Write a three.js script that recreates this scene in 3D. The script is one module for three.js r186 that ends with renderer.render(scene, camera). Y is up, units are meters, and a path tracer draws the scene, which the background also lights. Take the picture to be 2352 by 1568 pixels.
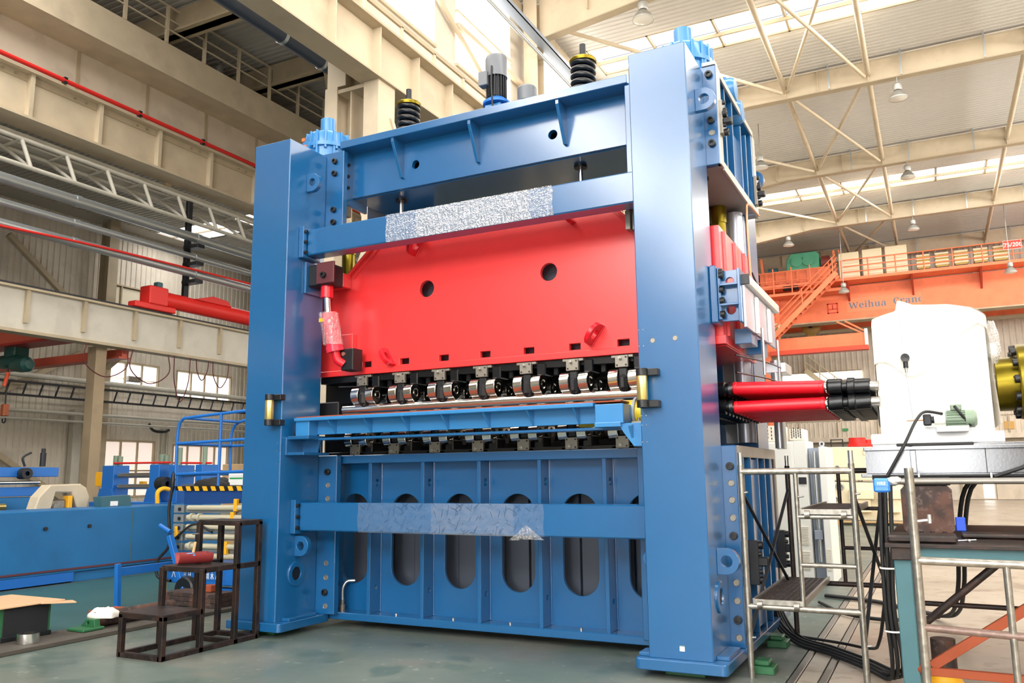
import * as THREE from 'three';
import * as BGU from 'three/addons/utils/BufferGeometryUtils.js';
import { RectAreaLightUniformsLib } from 'three/addons/lights/RectAreaLightUniformsLib.js';

// ---------------------------------------------------------------- camera, sky, lights, exposure
const scene = new THREE.Scene();
const camera = new THREE.PerspectiveCamera(44.89, 2352 / 1568, 0.1, 300);
camera.position.set(0, 1.6, 0);
camera.rotation.order = 'YXZ';
camera.rotation.set(THREE.MathUtils.degToRad(9.17), THREE.MathUtils.degToRad(26.79), THREE.MathUtils.degToRad(-0.633));
scene.background = new THREE.Color(0.9, 0.95, 1.0);
const renderer = new THREE.WebGLRenderer({ antialias: true });
renderer.toneMapping = THREE.LinearToneMapping;
renderer.toneMappingExposure = 0.62;
renderer.shadowMap.enabled = true;
RectAreaLightUniformsLib.init();
const WARM = 0xfdfbf7, COOL = 0xf4f8ff;
function areaLight(color, nits, w, h, [x, y, z], [tx, ty, tz]) {
  const l = new THREE.RectAreaLight(color, nits, w, h);
  l.position.set(x, y, z); l.lookAt(tx, ty, tz); l.name = 'daylight'; scene.add(l); return l;
}
// rooflight bands of the main hall (along x), each with its glowing panes built with the roof
const BANDS = [[-40.6, -38.7], [-24.1, -22.3], [-8.0, -6.1], [8.0, 10.0]];
for (const [z0, z1] of BANDS) areaLight(WARM, 16, 23.4, z1 - z0, [3, 14.3, (z0 + z1) / 2], [3, 0, (z0 + z1) / 2]);
// rooflight of the far left bay, clerestory panes, far left windows, gate and windows in the end wall behind the camera
areaLight(WARM, 9, 7, 1.8, [-25.5, 11.8, -24.6], [-25.5, 0, -24.6]);
areaLight(WARM, 3, 14.5, 2.6, [-9.02, 12.5, -9.5], [0, 12.5, -9.5]); areaLight(WARM, 22, 17, 2.8, [-9.02, 12.4, 8.8], [0, 12.4, 8.8]);
areaLight(WARM, 13, 27, 3.2, [14.9, 10.7, -35.5], [0, 10.7, -35.5]); areaLight(WARM, 6, 27, 3.2, [14.9, 10.7, -8.5], [0, 10.7, -8.5]);  // added unseen window band on the right, brightens far wall and roof beams
areaLight(COOL, 6, 3.0, 0.9, [-29.8, 5.95, -23.4], [0, 5.95, -23.4]);
areaLight(COOL, 6, 2.9, 1.0, [-29.8, 5.75, -27.5], [0, 5.75, -27.5]);
areaLight(COOL, 3, 3.0, 2.0, [-29.8, 2.1, -23.4], [0, 2.1, -23.4]);
areaLight(COOL, 3, 2.9, 2.0, [-29.8, 2.1, -27.5], [0, 2.1, -27.5]);
areaLight(COOL, 13, 22.6, 5.2, [2.9, 11.3, 17.7], [2.9, 11.3, 0]);
for (const z of [-7.5, 4.5]) areaLight(WARM, 12, 6, 5, [-14, 14.6, z], [-14, 0, z]);  // added rooflights out of view, brightening the left bay girders
areaLight(COOL, 27, 3.9, 4.9, [-0.3, 2.55, 17.7], [-0.3, 2.55, 0]);

// ---------------------------------------------------------------- helpers
let seed = 7;
const rnd = () => { seed = (seed * 1664525 + 1013904223) % 4294967296; return seed / 4294967296; };
const V = (x, y, z) => new THREE.Vector3(x, y, z);
const used = new Map();
function numbered(n) { const k = used.get(n) || 0; used.set(n, k + 1); return k ? n + '_' + String(k).padStart(3, '0') : n; }
const offs = new WeakMap();
function base(name, label, category, [x, y, z], group) {
  const o = new THREE.Group(); o.name = numbered(name); o.position.set(x, y, z); scene.add(o);
  o.userData = { label, category }; if (group) o.userData.group = group;
  offs.set(o, [x, y, z]); return o;
}
const list = (g) => (Array.isArray(g) ? g : [g]);
function flat(g) {
  let r = g.index ? g.toNonIndexed() : g.clone();
  for (const k of Object.keys(r.attributes)) if (k !== 'position' && k !== 'normal') r.deleteAttribute(k);
  r.morphAttributes = {}; if (!r.attributes.normal) r.computeVertexNormals(); return r;
}
// merges geometries and gives them uv in metres, projected along each face's main axis
function joined(gs, keepUv) {
  if (keepUv) { const g = list(gs)[0]; return g; }
  const m = BGU.mergeGeometries(list(gs).map(flat), false);
  const p = m.attributes.position, n = new Float32Array(p.count * 2), a = V(), b = V(), c = V(), e = V();
  for (let i = 0; i < p.count; i += 3) {
    a.fromBufferAttribute(p, i); b.fromBufferAttribute(p, i + 1); c.fromBufferAttribute(p, i + 2);
    e.copy(b).sub(a).cross(c.clone().sub(a)); const x = Math.abs(e.x), y = Math.abs(e.y), z = Math.abs(e.z);
    [a, b, c].forEach((q, k) => { const j = (i + k) * 2; if (y >= x && y >= z) { n[j] = q.x; n[j + 1] = q.z; } else if (x >= z) { n[j] = q.z; n[j + 1] = q.y; } else { n[j] = q.x; n[j + 1] = q.y; } });
  }
  m.setAttribute('uv', new THREE.BufferAttribute(n, 2)); return m;
}
function mesh(g, m) { const o = new THREE.Mesh(g, m); o.castShadow = o.receiveShadow = true; return o; }
// a part in world coordinates under a thing, part or the scene
function part(parent, name, gs, m, label, keepUv) {
  const g = joined(gs, keepUv), o = mesh(g, m), f = offs.get(parent) || [0, 0, 0];
  if (!keepUv) g.translate(-f[0], -f[1], -f[2]);
  o.name = parent === scene ? numbered(name) : name; parent.add(o); offs.set(o, f);
  if (label) o.userData.label = label; return o;
}
const parts = (parent, name, gs, m, label) => gs.map((g) => part(parent, name, g, m, label));
// a copy of a shared geometry at a world place
function put(parent, name, g, m, [x, y, z], rot) {
  const o = mesh(g, m), f = offs.get(parent) || [0, 0, 0]; o.name = parent === scene ? numbered(name) : name;
  o.position.set(x - f[0], y - f[1], z - f[2]); if (rot) o.rotation.set(...rot); parent.add(o); return o;
}
function sub(parent, name, pos) { const o = new THREE.Group(); o.name = name; parent.add(o); offs.set(o, offs.get(parent)); return o; }
function thing(name, label, category, at, gs, m, group) {      // a thing that is one mesh
  const g = joined(gs); g.translate(-at[0], -at[1], -at[2]); const o = mesh(g, m); o.name = numbered(name); o.position.set(...at); scene.add(o);
  o.userData = { label, category }; if (group) o.userData.group = group; offs.set(o, at); return o;
}
function struct(name, gs, m, parent = scene, keepUv) { const o = part(parent, name, gs, m, null, keepUv); if (parent === scene) o.userData.kind = 'structure'; return o; }
// chamfered box
function bx(x0, x1, y0, y1, z0, z1, c = 0.004) {
  if (!c) { const g = new THREE.BoxGeometry(x1 - x0, y1 - y0, z1 - z0); g.translate((x0 + x1) / 2, (y0 + y1) / 2, (z0 + z1) / 2); return g; }
  const h = [(x1 - x0) / 2, (y1 - y0) / 2, (z1 - z0) / 2]; c = Math.min(c, h[0] * 0.9, h[1] * 0.9, h[2] * 0.9);
  const P = (s, k) => [0, 1, 2].map((i) => s[i] * (h[i] - (i === k ? 0 : c))), t = [];
  const tri = (a, b, d) => { const n = [(b[1] - a[1]) * (d[2] - a[2]) - (b[2] - a[2]) * (d[1] - a[1]), (b[2] - a[2]) * (d[0] - a[0]) - (b[0] - a[0]) * (d[2] - a[2]), (b[0] - a[0]) * (d[1] - a[1]) - (b[1] - a[1]) * (d[0] - a[0])]; const s = n[0] * (a[0] + b[0] + d[0]) + n[1] * (a[1] + b[1] + d[1]) + n[2] * (a[2] + b[2] + d[2]); t.push(...a, ...(s > 0 ? [...b, ...d] : [...d, ...b])); };
  const quad = (a, b, d, e) => { tri(a, b, d); tri(a, d, e); };
  for (let k = 0; k < 3; k++) for (const s of [-1, 1]) { const i = (k + 1) % 3, j = (k + 2) % 3, q = (u, v) => { const r = [0, 0, 0]; r[k] = s; r[i] = u; r[j] = v; return P(r, k); }; quad(q(-1, -1), q(1, -1), q(1, 1), q(-1, 1)); }
  for (let k = 0; k < 3; k++) { const i = (k + 1) % 3, j = (k + 2) % 3; for (const u of [-1, 1]) for (const v of [-1, 1]) { const q = (w, f) => { const r = [0, 0, 0]; r[k] = w; r[i] = u; r[j] = v; return P(r, f); }; quad(q(-1, i), q(1, i), q(1, j), q(-1, j)); } }
  for (const a of [-1, 1]) for (const b of [-1, 1]) for (const d of [-1, 1]) tri(P([a, b, d], 0), P([a, b, d], 1), P([a, b, d], 2));
  const g = new THREE.BufferGeometry(); g.setAttribute('position', new THREE.Float32BufferAttribute(t, 3)); g.computeVertexNormals();
  g.translate((x0 + x1) / 2, (y0 + y1) / 2, (z0 + z1) / 2); return g;
}
const Y = V(0, 1, 0);
function cyl(a, b, r, seg = 16, r2 = r) {
  a = V(...a); b = V(...b); const d = b.clone().sub(a), g = new THREE.CylinderGeometry(r2, r, d.length(), seg);
  g.applyQuaternion(new THREE.Quaternion().setFromUnitVectors(Y, d.normalize())); g.translate((a.x + b.x) / 2, (a.y + b.y) / 2, (a.z + b.z) / 2); return g;
}
// rectangular bar between two points
function bar(a, b, w, h) {
  a = V(...a); b = V(...b); const d = b.clone().sub(a), g = bx(-w / 2, w / 2, -h / 2, h / 2, -d.length() / 2, d.length() / 2, Math.min(w, h) * 0.06);
  const m = new THREE.Matrix4().lookAt(b, a, Math.abs(d.clone().normalize().y) > 0.98 ? V(0, 0, 1) : Y); g.applyMatrix4(m); g.translate((a.x + b.x) / 2, (a.y + b.y) / 2, (a.z + b.z) / 2); return g;
}
function tube(pts, r, n = 24, seg = 8) { return new THREE.TubeGeometry(new THREE.CatmullRomCurve3(pts.map((p) => V(...p))), n, r, seg, false); }
// surface of revolution about an axis through p: profile [[along, radius], ...]
function lathe(profile, p, axis = 'x', seg = 28) {
  const g = new THREE.LatheGeometry(profile.map(([h, r]) => new THREE.Vector2(Math.max(r, 1e-4), h)), seg), cg = BGU.toCreasedNormals(g, 0.6);
  if (axis === 'x') cg.rotateZ(-Math.PI / 2); if (axis === 'z') cg.rotateX(Math.PI / 2); cg.translate(...p); return cg;
}
// plate from an outline: plane 'z' (x,y drawn, thickness along z from d0 to d1) or 'x' (z,y drawn) or 'y' (x,z drawn)
function plate(outline, holes, plane, d0, d1, bevel = 0.003) {
  const s = outline instanceof THREE.Shape ? outline : new THREE.Shape(outline.map(([a, b]) => new THREE.Vector2(a, b)));
  for (const h of holes || []) s.holes.push(h);
  const t = d1 - d0, g = new THREE.ExtrudeGeometry(s, { depth: t - 2 * bevel, bevelEnabled: bevel > 0, bevelThickness: bevel, bevelSize: bevel, bevelOffset: -bevel, bevelSegments: 1, curveSegments: 14 });
  g.translate(0, 0, d0 + bevel);
  if (plane === 'x') { g.applyMatrix4(new THREE.Matrix4().set(0, 0, 1, 0, 0, 1, 0, 0, 1, 0, 0, 0, 0, 0, 0, 1)); flip(g); }
  if (plane === 'y') { g.applyMatrix4(new THREE.Matrix4().set(1, 0, 0, 0, 0, 0, 1, 0, 0, 1, 0, 0, 0, 0, 0, 1)); flip(g); }
  return g;
}
function flip(g) {
  const p = g.attributes; for (const k of ['position', 'normal', 'uv']) { const a = p[k]; if (!a) continue; const n = a.itemSize, r = a.array; for (let i = 0; i < a.count; i += 3) for (let j = 0; j < n; j++) { const q = r[(i + 1) * n + j]; r[(i + 1) * n + j] = r[(i + 2) * n + j]; r[(i + 2) * n + j] = q; } }
  g.computeVertexNormals();
}
function disc(x, y, r) { const p = new THREE.Path(); p.absarc(x, y, r, 0, Math.PI * 2, true); return p; }
function slot(x, y0, y1, r) { const p = new THREE.Path(); p.absarc(x, y1 - r, r, 0, Math.PI, false); p.absarc(x, y0 + r, r, Math.PI, Math.PI * 2, false); p.closePath(); return p; }
function rectHole(x0, x1, y0, y1) { const p = new THREE.Path(); p.moveTo(x0, y0); p.lineTo(x0, y1); p.lineTo(x1, y1); p.lineTo(x1, y0); p.closePath(); return p; }
const rect = (x0, x1, y0, y1) => [[x0, y0], [x1, y0], [x1, y1], [x0, y1]];

// ---------------------------------------------------------------- textures and materials
const hash = (x, y, s) => { let h = (x * 374761393 + y * 668265263 + s * 974634777) | 0; h = Math.imul(h ^ (h >>> 13), 1274126177); return ((h ^ (h >>> 16)) >>> 0) / 4294967296; };
function vnoise(x, y, per, s) {
  const xi = Math.floor(x), yi = Math.floor(y), fx = x - xi, fy = y - yi, u = fx * fx * (3 - 2 * fx), v = fy * fy * (3 - 2 * fy), w = (k) => ((k % per) + per) % per;
  const a = hash(w(xi), w(yi), s), b = hash(w(xi + 1), w(yi), s), c = hash(w(xi), w(yi + 1), s), d = hash(w(xi + 1), w(yi + 1), s);
  return a + (b - a) * u + (c - a) * v + (a - b - c + d) * u * v;
}
function fbm(u, v, f, o, s) { let t = 0, a = 0.5, n = 0; for (let i = 0; i < o; i++) { t += a * vnoise(u * f, v * f, f, s + i); n += a; a *= 0.55; f *= 2; } return t / n; }
function tex(size, fn, metres, srgb, mx = 1) {
  const d = new Uint8Array(size * size * 4);
  for (let y = 0; y < size; y++) for (let x = 0; x < size; x++) { const c = fn(x / size, y / size), i = (y * size + x) * 4; const q = Array.isArray(c) ? c : [c, c, c]; d[i] = q[0] * 255; d[i + 1] = q[1] * 255; d[i + 2] = q[2] * 255; d[i + 3] = 255; }
  const t = new THREE.DataTexture(d, size, size); t.wrapS = t.wrapT = THREE.RepeatWrapping; t.magFilter = THREE.LinearFilter; t.minFilter = THREE.LinearMipmapLinearFilter; t.generateMipmaps = true;
  t.repeat.set(1 / metres, mx / metres); if (srgb) t.colorSpace = THREE.SRGBColorSpace; t.needsUpdate = true; return t;
}
const clamp = (x) => Math.min(1, Math.max(0, x)), mix = (a, b, t) => a.map((q, i) => q + (b[i] - q) * t), step = (a, b, x) => { const t = clamp((x - a) / (b - a)); return t * t * (3 - 2 * t); };
const H = (h) => [(h >> 16 & 255) / 255, (h >> 8 & 255) / 255, (h & 255) / 255];
function M(color, rough = 0.5, metal = 0, extra = {}) { return new THREE.MeshPhysicalMaterial({ color, roughness: rough, metalness: metal, ...extra }); }
const paintTone = tex(256, (u, v) => { const n = 0.975 + 0.025 * fbm(u, v, 12, 4, 3); return [n, n, n]; }, 1.7, true);
const paintRough = tex(256, (u, v) => 0.93 + 0.07 * fbm(u, v, 20, 3, 11), 0.9);
const grime = tex(512, (u, v) => { const n = fbm(u, v, 8, 5, 21), s = step(0.56, 0.75, fbm(u, v, 5, 5, 77)); const k = 0.90 + 0.10 * n - 0.05 * s; return [k, k * 0.985, k * 0.96]; }, 3.1, true);
const rustTex = tex(256, (u, v) => { const n = fbm(u, v, 6, 5, 5), s = fbm(u, v, 24, 3, 9); return mix(mix([0.22, 0.18, 0.17], [0.36, 0.25, 0.21], step(0.35, 0.65, n)), [0.44, 0.39, 0.37], step(0.62, 0.8, s) * 0.6); }, 0.7, true);
const galvTex = tex(256, (u, v) => { const n = fbm(u, v, 14, 3, 31), k = 0.62 + 0.3 * n; return [k, k, k * 0.98]; }, 0.5, true);
const zincTex = tex(256, (u, v) => { const n = fbm(u, v, 5, 4, 41); return mix([0.58, 0.56, 0.16], [0.72, 0.66, 0.30], n); }, 0.8, true);
const floorTex = tex(1024, (u, v) => {
  const n = fbm(u, v, 6, 6, 51), w = fbm(u, v * 0.999, 18, 4, 57), d = step(0.5, 0.72, fbm(u, v, 9, 5, 61)), sp = step(0.80, 0.9, fbm(u, v, 96, 2, 67));
  let c = mix([0.31, 0.37, 0.35], [0.43, 0.46, 0.43], n); c = mix(c, [0.46, 0.45, 0.42], d * 0.6); c = mix(c, [0.24, 0.32, 0.31], step(0.55, 0.75, w) * 0.5); return mix(c, [0.70, 0.72, 0.69], sp * 0.4);
}, 6.3, true);
const floorTex2 = tex(1024, (u, v) => {
  const n = fbm(u, v, 7, 6, 71), d = step(0.55, 0.75, fbm(u, v, 12, 5, 73)), sc = step(0.66, 0.74, fbm(u, v * 1, 40, 3, 79));
  return mix(mix(mix([0.62, 0.58, 0.52], [0.74, 0.70, 0.64], n), [0.52, 0.47, 0.41], d * 0.5), [0.45, 0.40, 0.35], sc * 0.35);
}, 5.1, true);
const wetRough = tex(512, (u, v) => 0.45 + 0.5 * fbm(u, v, 7, 5, 83), 4.4);
const filmBump = tex(512, (u, v) => { const w = 0.03 * fbm(u, v, 4, 3, 91), a = fbm(u + w, v * 0.22 % 1, 26, 3, 95), b = fbm(u * 1, v, 30, 3, 97); return clamp(Math.pow(1 - Math.abs(2 * a - 1), 4) * 0.7 + Math.pow(1 - Math.abs(2 * b - 1), 6) * 0.6); }, 0.9);
const creases = Array.from({ length: 90 }, () => { const x = rnd(), y = rnd(), a = (rnd() < 0.6 ? 0.9 : 2.2) + (rnd() - 0.5) * 1.0, l = 0.02 + 0.09 * rnd(); return [x, y, Math.cos(a), Math.sin(a), l, 0.0015 + 0.002 * rnd()]; });
const filmSparse = tex(512, (u, v) => { let h = 0; for (const [x, y, c, d, l, w] of creases) { let dx = u - x, dy = v - y; dx -= Math.round(dx); dy -= Math.round(dy); if (Math.abs(dx) > 0.12 || Math.abs(dy) > 0.12) continue; const t = dx * c + dy * d, n = Math.abs(-dx * d + dy * c); if (Math.abs(t) < l) h = Math.max(h, clamp(1 - n / (w * 2)) * (1 - Math.abs(t) / l)); } return clamp(h * 0.8 + 0.2 * fbm(u, v, 6, 2, 199)); }, 0.62);
const pebble = tex(256, (u, v) => fbm(u, v, 40, 2, 99), 0.5);
const cut = (t) => t;
const m = {
  blue: M(0x125a90, 0.32, 0, { map: paintTone, roughnessMap: paintRough, clearcoat: 1, clearcoatRoughness: 0.16 }),
  blueLight: M(0x2c7cb8, 0.35, 0, { clearcoat: 0.6, clearcoatRoughness: 0.25 }),
  red: M(0xea3436, 0.36, 0, { map: paintTone, roughnessMap: paintRough, clearcoat: 0.9, clearcoatRoughness: 0.22 }),
  redDeep: M(0xd81326, 0.3),
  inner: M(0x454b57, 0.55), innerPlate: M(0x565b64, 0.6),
  black: M(0x14161a, 0.42), blackGloss: M(0x0c0e12, 0.28), rubber: M(0x1d1e20, 0.6), dark: M(0x2a2c30, 0.5, 0.3),
  steel: M(0xb9b7b2, 0.3, 0.9), chrome: M(0xe4e2de, 0.16, 1), plateSteel: M(0x918c82, 0.45, 0.7), rawSteel: M(0x8e8d8b, 0.42, 0.75, { map: grime }),
  zinc: M(0xb8ac70, 0.3, 0.8, { map: zincTex }), brass: M(0xd8c27a, 0.28, 0.8),
  cream: M(0xd8cbb4, 0.55, 0, { map: grime }), creamDark: M(0xbfb29a, 0.6, 0, { map: grime }), greyGirder: M(0xd4d3cb, 0.55, 0, { map: grime }),
  wall: M(0xe4ded4, 0.6, 0, { map: grime }), roof: M(0xd8d5cf, 0.6, 0, { map: paintTone }), panelWall: M(0xe2d8ca, 0.6, 0, { map: grime }),
  galv: M(0xc4bfb8, 0.36, 0.8, { map: galvTex }), alu: M(0xd3d6d8, 0.3, 0.85), silverPipe: M(0xb9c0c4, 0.35, 0.7),
  rust: M(0xffffff, 0.7, 0.15, { map: rustTex }), rustOrange: M(0x9c4a2a, 0.75, 0, { map: grime }), darkSteel: M(0x9a9c9e, 0.5, 0.25, { map: rustTex }),
  floor: M(0xffffff, 0.55, 0, { map: floorTex, roughnessMap: wetRough }), floorRight: M(0xffffff, 0.5, 0, { map: floorTex2, roughnessMap: wetRough }),
  pit: M(0x4d4944, 0.7, 0, { map: grime }), teal: M(0x3f6f7c, 0.5, 0, { map: grime }), tank: M(0x1a72b6, 0.5, 0, { map: grime }), liftBlue: M(0x1d6cc0, 0.4),
  orange: M(0xff8a5e, 0.5, 0, { map: grime }), orangeRed: M(0xe02a24, 0.45), green: M(0x58b796, 0.5, 0, { map: grime }), darkGreen: M(0x2c6a45, 0.5, 0, { map: grime }), motorGreen: M(0x7d917d, 0.42), hoistGreen: M(0x1e4d48, 0.45),
  white: M(0xf4f2ec, 0.4), whiteBase: M(0xf0f1f2, 0.4), boxCream: M(0xf2e6c4, 0.5), machineCream: M(0xeee3c4, 0.45), cabinet: M(0xdfe2de, 0.45), perforated: M(0xe9e4d6, 0.5), greyBlue: M(0x9aa5b5, 0.4),
  beam: M(0x1a1d22, 0.2, 0, { bumpMap: pebble, bumpScale: 0.00025, clearcoat: 1, clearcoatRoughness: 0.15 }), yellow: M(0xf2b01e, 0.45), yellowDrum: M(0xe0c52a, 0.4), hook: M(0x9a7a3a, 0.55, 0.2, { map: grime }),
  glass: M(0xffffff, 0.04, 0, { transmission: 1, ior: 1.45 }),
  film: M(0xffffff, 0.08, 0, { transmission: 0.82, thickness: 0, ior: 1.7, bumpMap: filmBump, bumpScale: 0.022, side: THREE.DoubleSide }), filmThin: M(0xffffff, 0.08, 0, { transmission: 0.95, thickness: 0, ior: 1.6, bumpMap: filmSparse, bumpScale: 0.03, side: THREE.DoubleSide }),
  cover: M(0xf6f1e8, 0.35, 0, { transmission: 0.25, thickness: 0, bumpMap: filmBump, bumpScale: 0.002, side: THREE.DoubleSide }),
  skyPane: M(0xffffff, 0.5, 0, { emissive: 0xfff8ee, emissiveIntensity: 6 }), winPane: M(0xffffff, 0.5, 0, { emissive: 0xfffaf4, emissiveIntensity: 2.4 }), lowPane: M(0xf0e4dc, 0.35, 0, { emissive: 0xfbe9dd, emissiveIntensity: 1.1 }), milkPane: M(0xe8dfc8, 0.4),
  edgeSteel: M(0xb4b3b1, 0.4, 0.4, { map: grime }), sheet: M(0xa3a8b4, 0.32, 0.55), lampGrey: M(0xa8a7a2, 0.4, 0.5), motorGrey: M(0x6c7076, 0.4), lampGlass: M(0xe6e3da, 0.15), copper: M(0xc08a6a, 0.35, 0.7), cardboard: M(0xc9a27e, 0.8), cloth: M(0xe9e5dc, 0.9), wood: M(0xb8996b, 0.8), paper: M(0xf4f4f0, 0.8), lightBlueRag: M(0x5aa0e6, 0.8),
};

// ---------------------------------------------------------------- the hall
// corrugated sheet: profile repeated along one axis, one strip mesh
function corrugated(u0, u1, pitch, depth, v0, v1, toWorld) {
  const pts = []; for (let u = u0; u < u1 - 1e-6; u += pitch) for (const [f, h] of [[0, 0], [0.55, 0], [0.67, 1], [0.88, 1]]) { const q = u + f * pitch; if (q < u1) pts.push([q, h * depth]); }
  pts.push([u1, 0]); const p = [];
  for (let i = 0; i + 1 < pts.length; i++) { const [a, ha] = pts[i], [b, hb] = pts[i + 1]; const A = toWorld(a, v0, ha), B = toWorld(b, v0, hb), C = toWorld(b, v1, hb), D = toWorld(a, v1, ha); p.push(...A, ...B, ...C, ...A, ...C, ...D); }
  const g = new THREE.BufferGeometry(); g.setAttribute('position', new THREE.Float32BufferAttribute(p, 3)); g.computeVertexNormals(); return g;
}
struct('floor', [bx(-30.3, -1.17, -0.3, 0, -52.3, 18.3, 0)], m.floor);
struct('floor_right', [bx(-0.87, 15.3, -0.3, 0, -52.3, 18.3, 0), bx(-1.09, -0.95, -0.3, 0, -52.3, 18.3, 0)], m.floorRight);
struct('rail_groove', [bx(-1.17, -0.87, -0.3, -0.06, -52.3, 18.3, 0)], m.pit);
for (const x of [-1.13, -0.91]) struct('floor_rail', [bx(x - 0.03, x + 0.03, -0.06, 0.004, -52, 18, 0.006)], m.rawSteel);
// main roof: corrugated sheets between the rooflight bands, deck above
const zs = [-52, ...BANDS.flat(), 18], roofs = [], decks = [];
for (let i = 0; i < zs.length; i += 2) { roofs.push(corrugated(zs[i], zs[i + 1], 0.21, 0.03, -9.3, 15, (u, v, h) => [v, 14.5 + h, u])); decks.push(bx(-9.5, 15.3, 14.62, 14.9, zs[i], zs[i + 1], 0)); }
for (const [z0, z1] of BANDS) decks.push(bx(-9.5, -8.6, 14.45, 14.9, z0, z1, 0), bx(14.6, 15.3, 14.45, 14.9, z0, z1, 0));
struct('ceiling', roofs, m.roof); struct('ceiling_deck', decks, m.roof);
BANDS.slice(0, 2).concat(BANDS.slice(2)).forEach(([z0, z1], i) => {
  const w = struct('window_' + (i + 1), [bx(-8.6, 14.6, 14.5, 14.6, z0, z0 + 0.07, 0), bx(-8.6, 14.6, 14.5, 14.6, z1 - 0.07, z1, 0), bx(-8.6, 14.6, 14.4, 14.52, (z0 + z1) / 2 - 0.03, (z0 + z1) / 2 + 0.03, 0)], m.creamDark);
  for (let x = -8.6; x < 14.5; x += 1.93) { part(w, 'frame_bar', bx(x - 0.03, x + 0.03, 14.5, 14.58, z0, z1, 0), m.creamDark); for (const [a, b] of [[z0, (z0 + z1) / 2], [(z0 + z1) / 2, z1]]) part(w, 'pane', bx(x + 0.06, x + 1.87, 14.56, 14.6, a + 0.07, b - 0.07, 0), m.skyPane); }
});
// walls
const zc = (a, b) => corrugated;
struct('wall_back', [corrugated(-9.2, 15, 0.3, 0.028, 3.2, 14.6, (u, v, h) => [u, v, -52 + h]), bx(-30.3, 15.3, 0, 14.9, -52.4, -52.06, 0), bx(-9, 15, 0, 3.2, -52.06, -51.9, 0)], m.wall);
struct('wall_right', [bx(15, 15.3, 0, 9, -52.3, 18.3, 0), bx(15, 15.3, 12.4, 14.9, -52.3, 18.3, 0), bx(15, 15.3, 9, 12.4, -52.3, -49, 0), bx(15, 15.3, 9, 12.4, 5, 18.3, 0)], m.wall);
{ const w = struct('window_31', [bx(14.98, 15.15, 9, 9.1, -49, 5, 0), bx(14.98, 15.15, 12.3, 12.4, -49, 5, 0)], m.cream); for (let z = -49; z < 4; z += 3) { part(w, 'frame_bar', bx(14.98, 15.15, 9, 12.4, z - 0.05, z + 0.05, 0), m.cream); part(w, 'pane', bx(15.05, 15.1, 9.1, 12.3, z + 0.08, z + 2.92, 0), m.skyPane); } }  // window band added out of view to light the hall from the right
// end wall behind the camera, with its gate and window band
struct('wall_front', [bx(-30.3, -8.6, 0, 14.9, 18, 18.3, 0), bx(14.6, 15.3, 0, 14.9, 18, 18.3, 0), bx(-8.6, 14.6, 14, 14.9, 18, 18.3, 0), bx(-8.6, 14.6, 5.1, 8.6, 18, 18.3, 0), bx(-8.6, -2.3, 0, 5.1, 18, 18.3, 0), bx(1.7, 14.6, 0, 5.1, 18, 18.3, 0)], m.wall);
{ const w = struct('window_5', [bx(-8.6, 14.6, 8.6, 8.7, 17.95, 18.1, 0), bx(-8.6, 14.6, 13.9, 14, 17.95, 18.1, 0)], m.creamDark); for (let x = -8.6; x < 14.5; x += 2.9) { part(w, 'frame_bar', bx(x - 0.04, x + 0.04, 8.6, 14, 17.97, 18.1, 0), m.creamDark); part(w, 'pane', bx(x + 0.06, x + 2.84, 8.7, 13.9, 18.02, 18.06, 0), m.skyPane); }
  const d = struct('door_1', [bx(-2.3, 1.7, 5.02, 5.12, 17.9, 18.2, 0), bx(-2.35, -2.25, 0, 5.1, 17.9, 18.2, 0), bx(1.65, 1.75, 0, 5.1, 17.9, 18.2, 0)], m.creamDark); part(d, 'pane', bx(-2.25, 1.65, 0.02, 5.02, 18.1, 18.14, 0), m.skyPane); }
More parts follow.
